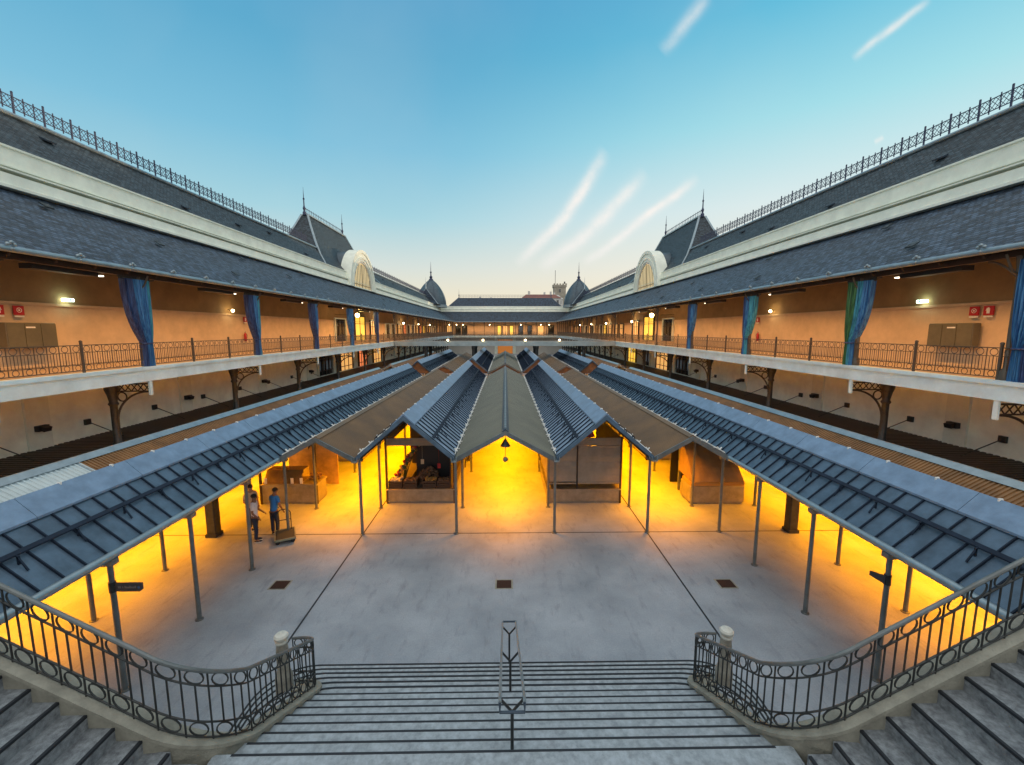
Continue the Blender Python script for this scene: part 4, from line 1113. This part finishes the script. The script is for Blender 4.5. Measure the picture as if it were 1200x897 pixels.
def person(loc, rz, lab, top, legs, skn, arms, lean=0, head_turn=0, hsc=1.0, stance=.1):
    """faces +Y locally; arms = [(elbow, wrist)] for left(-x) and right(+x)"""
    T = thing('person', loc, lab, 'person')
    lx = lambda z: lean*max(0, z-.9)
    J = {'pel': (0, 0, .95), 'wa': (0, lx(1.1), 1.1), 'ch': (0, lx(1.32), 1.32), 'nb': (0, lx(1.48), 1.48), 'nk': (0, lx(1.54)+.01, 1.56), 'hd': (0, lx(1.66)+.03, 1.66), 'ht': (0, lx(1.72)+.02, 1.75)}
    keys = list(J); V = [J[k] for k in keys]; Rr = [(.145, .11), (.125, .095), (.155, .10), (.09, .07), (.052, .055), (.076, .092), (.06, .07)]
    E = [(0, 1), (1, 2), (2, 3), (3, 4), (4, 5), (5, 6)]
    def addv(p, r, prev): V.append(p); Rr.append(r); E.append((prev, len(V)-1)); return len(V)-1
    legsJ = []
    for sx in (-1, 1):
        h = addv((sx*.095, 0, .86), .088, 0); k = addv((sx*(stance*.95), .03*sx+.02, .48), .06, h); a = addv((sx*stance, .02*sx, .09), .04, k); f = addv((sx*(stance+.02), .02*sx+.15, .035), .035, a)
        legsJ.append([(sx*.095, 0, .86), (sx*(stance*.95), .03*sx+.02, .48), (sx*stance, .02*sx, .09), (sx*(stance+.02), .02*sx+.15, .035)])
    armJ = []
    for sx, (el, wr) in zip((-1, 1), arms):
        sh = (sx*.185, lx(1.43), 1.43)
        a = addv(sh, .052, 3); b = addv(el, .040, a); c = addv(wr, .028, b)
        d = Vector(wr)-Vector(el); d.normalize(); sd = d.cross(Vector((0, 1, .3))).normalized(); w = Vector(wr)
        palm = addv(tuple(w+d*.07), (.032, .018), c); armJ.append((sh, el, wr))
    body = skinned('body', V, E, Rr, skn, T, 0, 1)
    # fingers: separate short chains rooted in the palm, joined as one mesh per hand
    for sh, el, wr in armJ:
        d = (Vector(wr)-Vector(el)).normalized(); sd = d.cross(Vector((0, 1, .3))).normalized(); dn = sd.cross(d).normalized(); w = Vector(wr)+d*.06
        m = MB()
        for i, ln in enumerate((.065, .075, .07, .055)):
            o = (i-1.5)*.018; p0 = w+sd*o; m.tube([tuple(p0), tuple(p0+d*(.02+ln*.5)), tuple(p0+d*(.02+ln*.9)-dn*.02)], [.009, .0085, .007], 6)
        p0 = w-sd*.028-d*.02; m.tube([tuple(p0), tuple(p0-sd*.02+d*.03), tuple(p0-sd*.022+d*.06)], [.011, .010, .008], 6)
        o0 = origin_of(T); m.v = [(x+o0.x, y+o0.y, z+o0.z) for x, y, z in m.v]; m.build('fingers', skn, body, True)
    # shirt
    V2 = [(0, 0, .90), J['wa'], J['ch'], (0, lx(1.47), 1.47)]; R2 = [(.175, .135), (.155, .12), (.185, .13), (.115, .09)]; E2 = [(0, 1), (1, 2), (2, 3)]
    for sh, el, wr in armJ:
        mid = tuple(Vector(sh).lerp(Vector(el), .72)); V2.append(sh); R2.append(.072); E2.append((3, len(V2)-1)); V2.append(mid); R2.append(.062); E2.append((len(V2)-2, len(V2)-1))
    skinned('shirt', V2, E2, R2, top, T, 1, 1)
    V3 = [(0, 0, .97)]; R3 = [(.152, .118)]; E3 = []
    for lg in legsJ:
        prev = 0
        for p, r in zip(lg[:3], (.10, .074, .058)):
            V3.append(p); R3.append(r); E3.append((prev, len(V3)-1)); prev = len(V3)-1
    skinned('trousers', V3, E3, R3, legs, T, 0, 1)
    o0 = origin_of(T)
    for lg in legsJ:
        m = MB(); a = lg[2]; m.ball((a[0]+o0.x, a[1]+.07+o0.y, .045+o0.z), .06, 10, 6, (.85, 2.2, .75)); m.build('shoe', rubber, T, True)
        m = MB(); m.ball((a[0]+o0.x, a[1]+.07+o0.y, .018+o0.z), .06, 10, 6, (.9, 2.25, .3)); m.build('shoe_sole', signw, T, True)
    hx, hy, hz = J['hd']; m = MB(); m.ball((hx+o0.x, hy-.012+o0.y, hz+.055+o0.z), .093, 12, 8, (.93, 1.08, .86)); m.build('hair', hair, T, True)
    m = MB()
    for ex in (-.032, .032): m.ball((hx+ex+o0.x, hy+.088+o0.y, hz+.01+o0.z), .011, 6, 5)
    m.build('eyes', hair, T)
    m = MB(); m.ball((hx+o0.x, hy+.10+o0.y, hz-.02+o0.z), .017, 6, 5, (.8, 1, 1.4)); m.ball((hx+o0.x, hy+.088+o0.y, hz-.06+o0.z), .02, 8, 5, (1.2, .5, .35))
    for ex in (-.085, .085): m.ball((hx+ex+o0.x, hy+o0.y, hz+o0.z), .024, 6, 5, (.4, .8, 1.2))
    m.build('face', skn, T, True)
    T.rotation_euler = (0, 0, rz); T.scale = (hsc,)*3
    return T
down = lambda sx, f=0: ((sx*.25, -.02+f, 1.17), (sx*.24, .05+f*2, .93))
# coordinates found from the photograph's foot points
person((-9.02, 14.62, 0), R(-75), 'person in a white T-shirt and dark blue trousers standing by a thin post', clo_w, clo_n, skin, [((-.24, .03, 1.16), (-.20, .22, 1.02)), ((.25, .01, 1.16), (.23, .17, .97))])
person((-9.72, 15.6, 0), R(-120), 'person in a cream top mostly hidden behind the man in the white T-shirt', clo_y, clo_n, skinl, [down(-1), ((.28, .05, 1.18), (.22, .3, 1.1))])
person((-8.62, 15.15, 0), R(-25), 'person in a blue T-shirt and dark trousers leaning on the handle of a platform trolley', clo_b, clo_n, skin, [((-.235, .05, 1.18), (-.2, .24, .98)), ((.25, .05, 1.18), (.27, .16, .95))], lean=.1)
# platform trolley
T = thing('platform_trolley', (-8.05, 14.75, 0), 'dark flat platform trolley with a curved push handle beside the man in blue', 'trolley')
x, y = -8.05, 14.75
m = MB(); m.bbox(x-.42, x+.42, y-.3, y+.3, .17, .215, .03); m.build('platform', mat('trolley_deck', (.05, .055, .045), .6), T)
m = MB(); m.box(x-.46, x-.42, y-.32, y+.32, .16, .23); m.box(x+.42, x+.46, y-.32, y+.32, .16, .23); m.box(x-.46, x+.46, y-.34, y-.3, .16, .23); m.box(x-.46, x+.46, y+.3, y+.34, .16, .23); m.build('bumper', mat('trolley_rim', (.2, .22, .16), .6), T)
for dx in (-.32, .32):
    for dy in (-.24, .24):
        m = MB(); m.tube([(x+dx-.02, y+dy, .075), (x+dx+.02, y+dy, .075)], .075, 12); m.box(x+dx-.03, x+dx+.03, y+dy-.02, y+dy+.02, .08, .17); m.build('wheel', rubber, T)
m = MB(); hx = x-.36
m.tube([(hx, y-.22, .2), (hx-.04, y-.22, .85), (hx-.05, y-.12, .99), (hx-.05, y+.12, .99), (hx-.04, y+.22, .85), (hx, y+.22, .2)], .018, 8); m.tube([(hx-.02, y-.22, .6), (hx-.02, y+.22, .6)], .015, 6); m.build('push_handle', iron, T, True)
T.rotation_euler = (0, 0, R(-62))
# ------------------------------------------------------------------ city beyond
def far_building(x0, x1, y0, y1, z1, zr, lab, wm, rm, wins=4):
    T = thing('town_building', ((x0+x1)/2, y0, 0), lab, 'building', 'town buildings beyond the roofs')
    m = MB(); m.box(x0, x1, y0, y1, 0, z1); m.build('wall', wm, T)
    ym = (y0+y1)/2; m = MB(); m.add([(x0-.4, y0-.4, z1), (x1+.4, y0-.4, z1), (x1+.4, y1+.4, z1), (x0-.4, y1+.4, z1), (x0+2, ym, zr), (x1-2, ym, zr)], [(0, 1, 5, 4), (1, 2, 5), (2, 3, 4, 5), (3, 0, 4), (3, 2, 1, 0)]); rf = m.build('roof', rm, T)
    m = MB(); m.box(x0+3, x0+4, ym-1, ym, zr-1, zr+1.5); m.box(x1-4.5, x1-3.7, ym-1, ym, zr-1, zr+1.3); m.build('chimney', cityw, rf)
    for k in range(wins):
        a = x0+(k+.5)*(x1-x0)/wins; m = MB(); m.box(a-.5, a+.5, y0-.05, y0, z1-2.6, z1-.9); m.build('window', glassd, T)
far_building(8, 26, 200, 214, 22.4, 24.6, 'low far building with a red tiled roof behind the far slate roof', cityw, roofred, 6)
far_building(18, 31, 230, 240, 24, 26.6, 'white far building with a pale roof just left of the stone tower', cityw, cityw, 5)
far_building(-16, -3, 210, 222, 21.2, 22.6, 'dark far rooftop peeking over the left of the far slate roof', stone, slateD, 4)
T = thing('stone_tower', (32, 250, 0), 'square stone tower with a crenellated top and an antenna beside the right dome', 'tower')
m = MB(); m.box(28.6, 35.4, 250, 257, 0, 32.4); m.build('shaft', stone, T)
m = MB(); m.box(28.2, 35.8, 249.6, 257.4, 32.4, 33.6)
for k in range(5): m.box(28.2+k*1.7, 29.1+k*1.7, 249.6, 250.4, 33.6, 34.4); m.box(28.2+k*1.7, 29.1+k*1.7, 256.6, 257.4, 33.6, 34.4)
m.build('parapet', stone, T)
m = MB(); m.box(28.4, 35.6, 249.8, 250, 27.2, 27.7); m.build('string_course', stone, T)
for x in (31.9,): m = MB(); m.box(x-.55, x+.55, 249.9, 250.0, 29.4, 31.2); m.build('window', glassd, T)
m = MB(); m.tube([(29.2, 251, 34), (29.2, 251, 42)], .14, 6); m.box(34.4, 35.1, 251, 252, 34.4, 35.6); m.build('antenna', iron, T)

# ------------------------------------------------------------------ camera
f = 495.; p = math.atan(61.5/f); yaw = math.atan(8/math.hypot(f, 61.5))
Fw = Vector((math.sin(yaw)*math.cos(p), math.cos(yaw)*math.cos(p), -math.sin(p)))
cam = bpy.data.cameras.new('camera'); co = bpy.data.objects.new('camera', cam); COL.objects.link(co)
co.location = (0, 0, 7.6); co.rotation_euler = Fw.to_track_quat('-Z', 'Y').to_euler()
cam.sensor_fit = 'HORIZONTAL'; cam.sensor_width = 36; cam.lens = 36*f/1200; cam.clip_start = .05; cam.clip_end = 4000
S.camera = co

# ------------------------------------------------------------------ sky and sun
SUN_EL, SUN_AZ = 1.0, 62.0     # azimuth: degrees right of straight ahead
w = bpy.data.worlds.new('World'); S.world = w; w.use_nodes = True
nt = w.node_tree; N = nt.nodes; L = nt.links; N.clear()
out = N.new('ShaderNodeOutputWorld'); bg = N.new('ShaderNodeBackground'); L.new(bg.outputs[0], out.inputs[0])
sky = N.new('ShaderNodeTexSky'); sky.sky_type = 'NISHITA'; sky.sun_disc = False
sky.sun_elevation = R(SUN_EL); sky.sun_rotation = R(SUN_AZ); sky.air_density = 1.0; sky.dust_density = .6; sky.ozone_density = 1.2; sky.altitude = 50
tc = N.new('ShaderNodeTexCoord')
def vec(px, py):
    a = (px-600)/f; b = (448.5-py)/f
    Rt = Vector((math.cos(yaw), -math.sin(yaw), 0)); Up = Rt.cross(Fw)
    return (Fw+a*Rt+b*Up).normalized()
# contrails: streaks in the real sky directions (great-circle arcs)
streaks = [((612, 318), (718, 182), .0135, .85, .07), ((636, 322), (762, 206), .0155, .8, .05), ((684, 312), (820, 208), .010, .85, .02), ((776, 64), (832, -6), .011, .45, 0), ((998, 70), (1090, -4), .006, .65, 0), ((1024, 167), (1036, 161), .004, .5, 0)]
acc = None
nzf = N.new('ShaderNodeTexNoise'); nzf.inputs['Scale'].default_value = 28; nzf.inputs['Detail'].default_value = 8; nzf.inputs['Roughness'].default_value = .65; L.new(tc.outputs['Generated'], nzf.inputs['Vector'])
nz = N.new('ShaderNodeTexNoise'); nz.inputs['Scale'].default_value = 9; nz.inputs['Detail'].default_value = 6; L.new(tc.outputs['Generated'], nz.inputs['Vector'])
def dot(v):
    d = N.new('ShaderNodeVectorMath'); d.operation = 'DOT_PRODUCT'; L.new(tc.outputs['Generated'], d.inputs[0]); d.inputs[1].default_value = v; return d.outputs['Value']
def math_(op, a, b=None, c=None):
    n = N.new('ShaderNodeMath'); n.operation = op
    for i, q in enumerate((a, b, c)):
        if q is None: continue
        if isinstance(q, (int, float)): n.inputs[i].default_value = q
        else: L.new(q, n.inputs[i])
    return n.outputs[0]
for (a, b, wd, st, cv) in streaks:
    A = vec(*a); B_ = vec(*b); nrm = A.cross(B_).normalized(); mid = (A+B_).normalized(); tan = nrm.cross(mid).normalized(); hl = A.angle(B_)/2
    dn = dot(nrm); dt = dot(tan)
    wob = math_('MULTIPLY_ADD', nz.outputs['Fac'], .022, -.011)
    dd = math_('ADD', dn, wob)
    if cv: dd = math_('ADD', dd, math_('MULTIPLY', math_('POWER', math_('ABSOLUTE', math_('DIVIDE', dt, hl)), 2.0), cv*.25))
    q = math_('DIVIDE', dd, wd); q = math_('MULTIPLY', q, q); across = math_('POWER', 2.718, math_('MULTIPLY', q, -1.2))
    al = math_('DIVIDE', dt, hl); al4 = math_('POWER', math_('ABSOLUTE', al), 4.0); along = math_('MAXIMUM', math_('SUBTRACT', 1.0, al4), 0.0)
    front = math_('GREATER_THAN', dot(mid), .3)
    v = math_('MULTIPLY', math_('MULTIPLY', across, along), math_('MULTIPLY', front, st))
    v = math_('MULTIPLY', v, math_('MULTIPLY_ADD', nzf.outputs['Fac'], 1.7, .1))
    acc = v if acc is None else math_('MAXIMUM', acc, v)
cg = N.new('ShaderNodeMix'); cg.data_type = 'RGBA'; cg.blend_type = 'MIX'
L.new(acc, cg.inputs['Factor'])
SKYMUL = 0.12
# twilight colours by height above the horizon, unseen top whitened as fill, multiplied over the Nishita sky
sep = N.new('ShaderNodeSeparateXYZ'); L.new(tc.outputs['Generated'], sep.inputs[0])
def ramp(inp, stops):
    r = N.new('ShaderNodeValToRGB'); e = r.color_ramp.elements
    while len(e) < len(stops): e.new(.5)
    for q, (ps, c) in zip(e, stops): q.position = ps; q.color = (*c, 1)
    L.new(inp, r.inputs['Fac']); return r.outputs['Color']
def mixc(fac, a, b, mode='MIX'):
    n = N.new('ShaderNodeMix'); n.data_type = 'RGBA'; n.blend_type = mode
    for k, q in (('Factor', fac), ('A', a), ('B', b)):
        if isinstance(q, (int, float)): n.inputs[k].default_value = q
        elif isinstance(q, tuple): n.inputs[k].default_value = (*q, 1)
        else: L.new(q, n.inputs[k])
    return n.outputs['Result']
cold = ramp(sep.outputs['Z'], [(0, (.96, .84, .58)), (.07, (.94, .86, .66)), (.14, (.74, .82, .78)), (.24, (.42, .72, .82)), (.36, (.23, .58, .79)), (.50, (.125, .45, .69)), (.62, (.09, .38, .65)), (.80, (.95, 1.0, 1.0)), (1, (1.0, 1.0, 1.0))])
warm = ramp(sep.outputs['Z'], [(0, (1.0, .86, .62)), (.12, (.98, .92, .78)), (.24, (.80, .92, .92)), (.38, (.42, .82, .90)), (.52, (.15, .60, .82)), (.66, (.14, .45, .72)), (.80, (.95, 1.0, 1.0)), (1, (1.0, 1.0, 1.0))])
azr = dot(Vector((.80, .60, 0)).normalized())
azf = N.new('ShaderNodeMapRange'); azf.interpolation_type = 'SMOOTHSTEP'; azf.inputs['From Min'].default_value = .35; azf.inputs['From Max'].default_value = 1.0; L.new(azr, azf.inputs['Value'])
col_ = mixc(azf.outputs[0], cold, warm)
bk = N.new('ShaderNodeMapRange'); bk.interpolation_type = 'SMOOTHSTEP'; bk.inputs['From Min'].default_value = .25; bk.inputs['From Max'].default_value = -.25; L.new(sep.outputs['Y'], bk.inputs['Value'])
BACK = (1.0, 1.0, 1.0)  # unseen sky behind the camera, brightened to fill the courtyard
col_ = mixc(bk.outputs[0], col_, BACK)
# soft high cloud mottling
nz2 = N.new('ShaderNodeTexNoise'); nz2.inputs['Scale'].default_value = 2.2; nz2.inputs['Detail'].default_value = 4; L.new(tc.outputs['Generated'], nz2.inputs['Vector'])
cm = N.new('ShaderNodeMapRange'); cm.inputs['From Min'].default_value = .5; cm.inputs['From Max'].default_value = .8; cm.inputs['To Max'].default_value = .10; L.new(nz2.outputs['Fac'], cm.inputs['Value'])
col_ = mixc(cm.outputs[0], col_, (.92, .90, .86))
gain = N.new('ShaderNodeMix'); gain.data_type = 'RGBA'; gain.blend_type = 'MULTIPLY'; gain.inputs['Factor'].default_value = 1; gain.clamp_result = False
L.new(col_, gain.inputs['A']); gain.inputs['B'].default_value = (1/SKYMUL,)*3+(1,)
blend = mixc(.90, sky.outputs[0], gain.outputs['Result'])
lift = N.new('ShaderNodeMapRange'); lift.interpolation_type = 'SMOOTHSTEP'; lift.inputs['From Min'].default_value = .25; lift.inputs['From Max'].default_value = -.3; lift.inputs['To Min'].default_value = 1; lift.inputs['To Max'].default_value = 1.35; L.new(sep.outputs['Y'], lift.inputs['Value'])
blend = mixc(1.0, blend, (1, 1, 1), 'MULTIPLY'); bn = blend.node; bn.clamp_result = False; L.new(lift.outputs[0], bn.inputs['B'])
L.new(blend, cg.inputs['A']); cg.inputs['B'].default_value = (.93/SKYMUL, .90/SKYMUL, .86/SKYMUL, 1)
L.new(cg.outputs['Result'], bg.inputs['Color']); bg.inputs['Strength'].default_value = SKYMUL

sl = bpy.data.lights.new('sun', 'SUN'); sl.energy = 2.0; sl.angle = R(.53); sl.color = (1, .72, .45)
so = bpy.data.objects.new('sun', sl); COL.objects.link(so)
sd = Vector((math.sin(R(SUN_AZ))*math.cos(R(SUN_EL)), math.cos(R(SUN_AZ))*math.cos(R(SUN_EL)), math.sin(R(SUN_EL))))
so.rotation_euler = sd.to_track_quat('Z', 'Y').to_euler()

S.view_settings.view_transform = 'Standard'; S.view_settings.look = 'None'; S.view_settings.exposure = 0; S.view_settings.gamma = 1
S.render.engine = 'CYCLES'
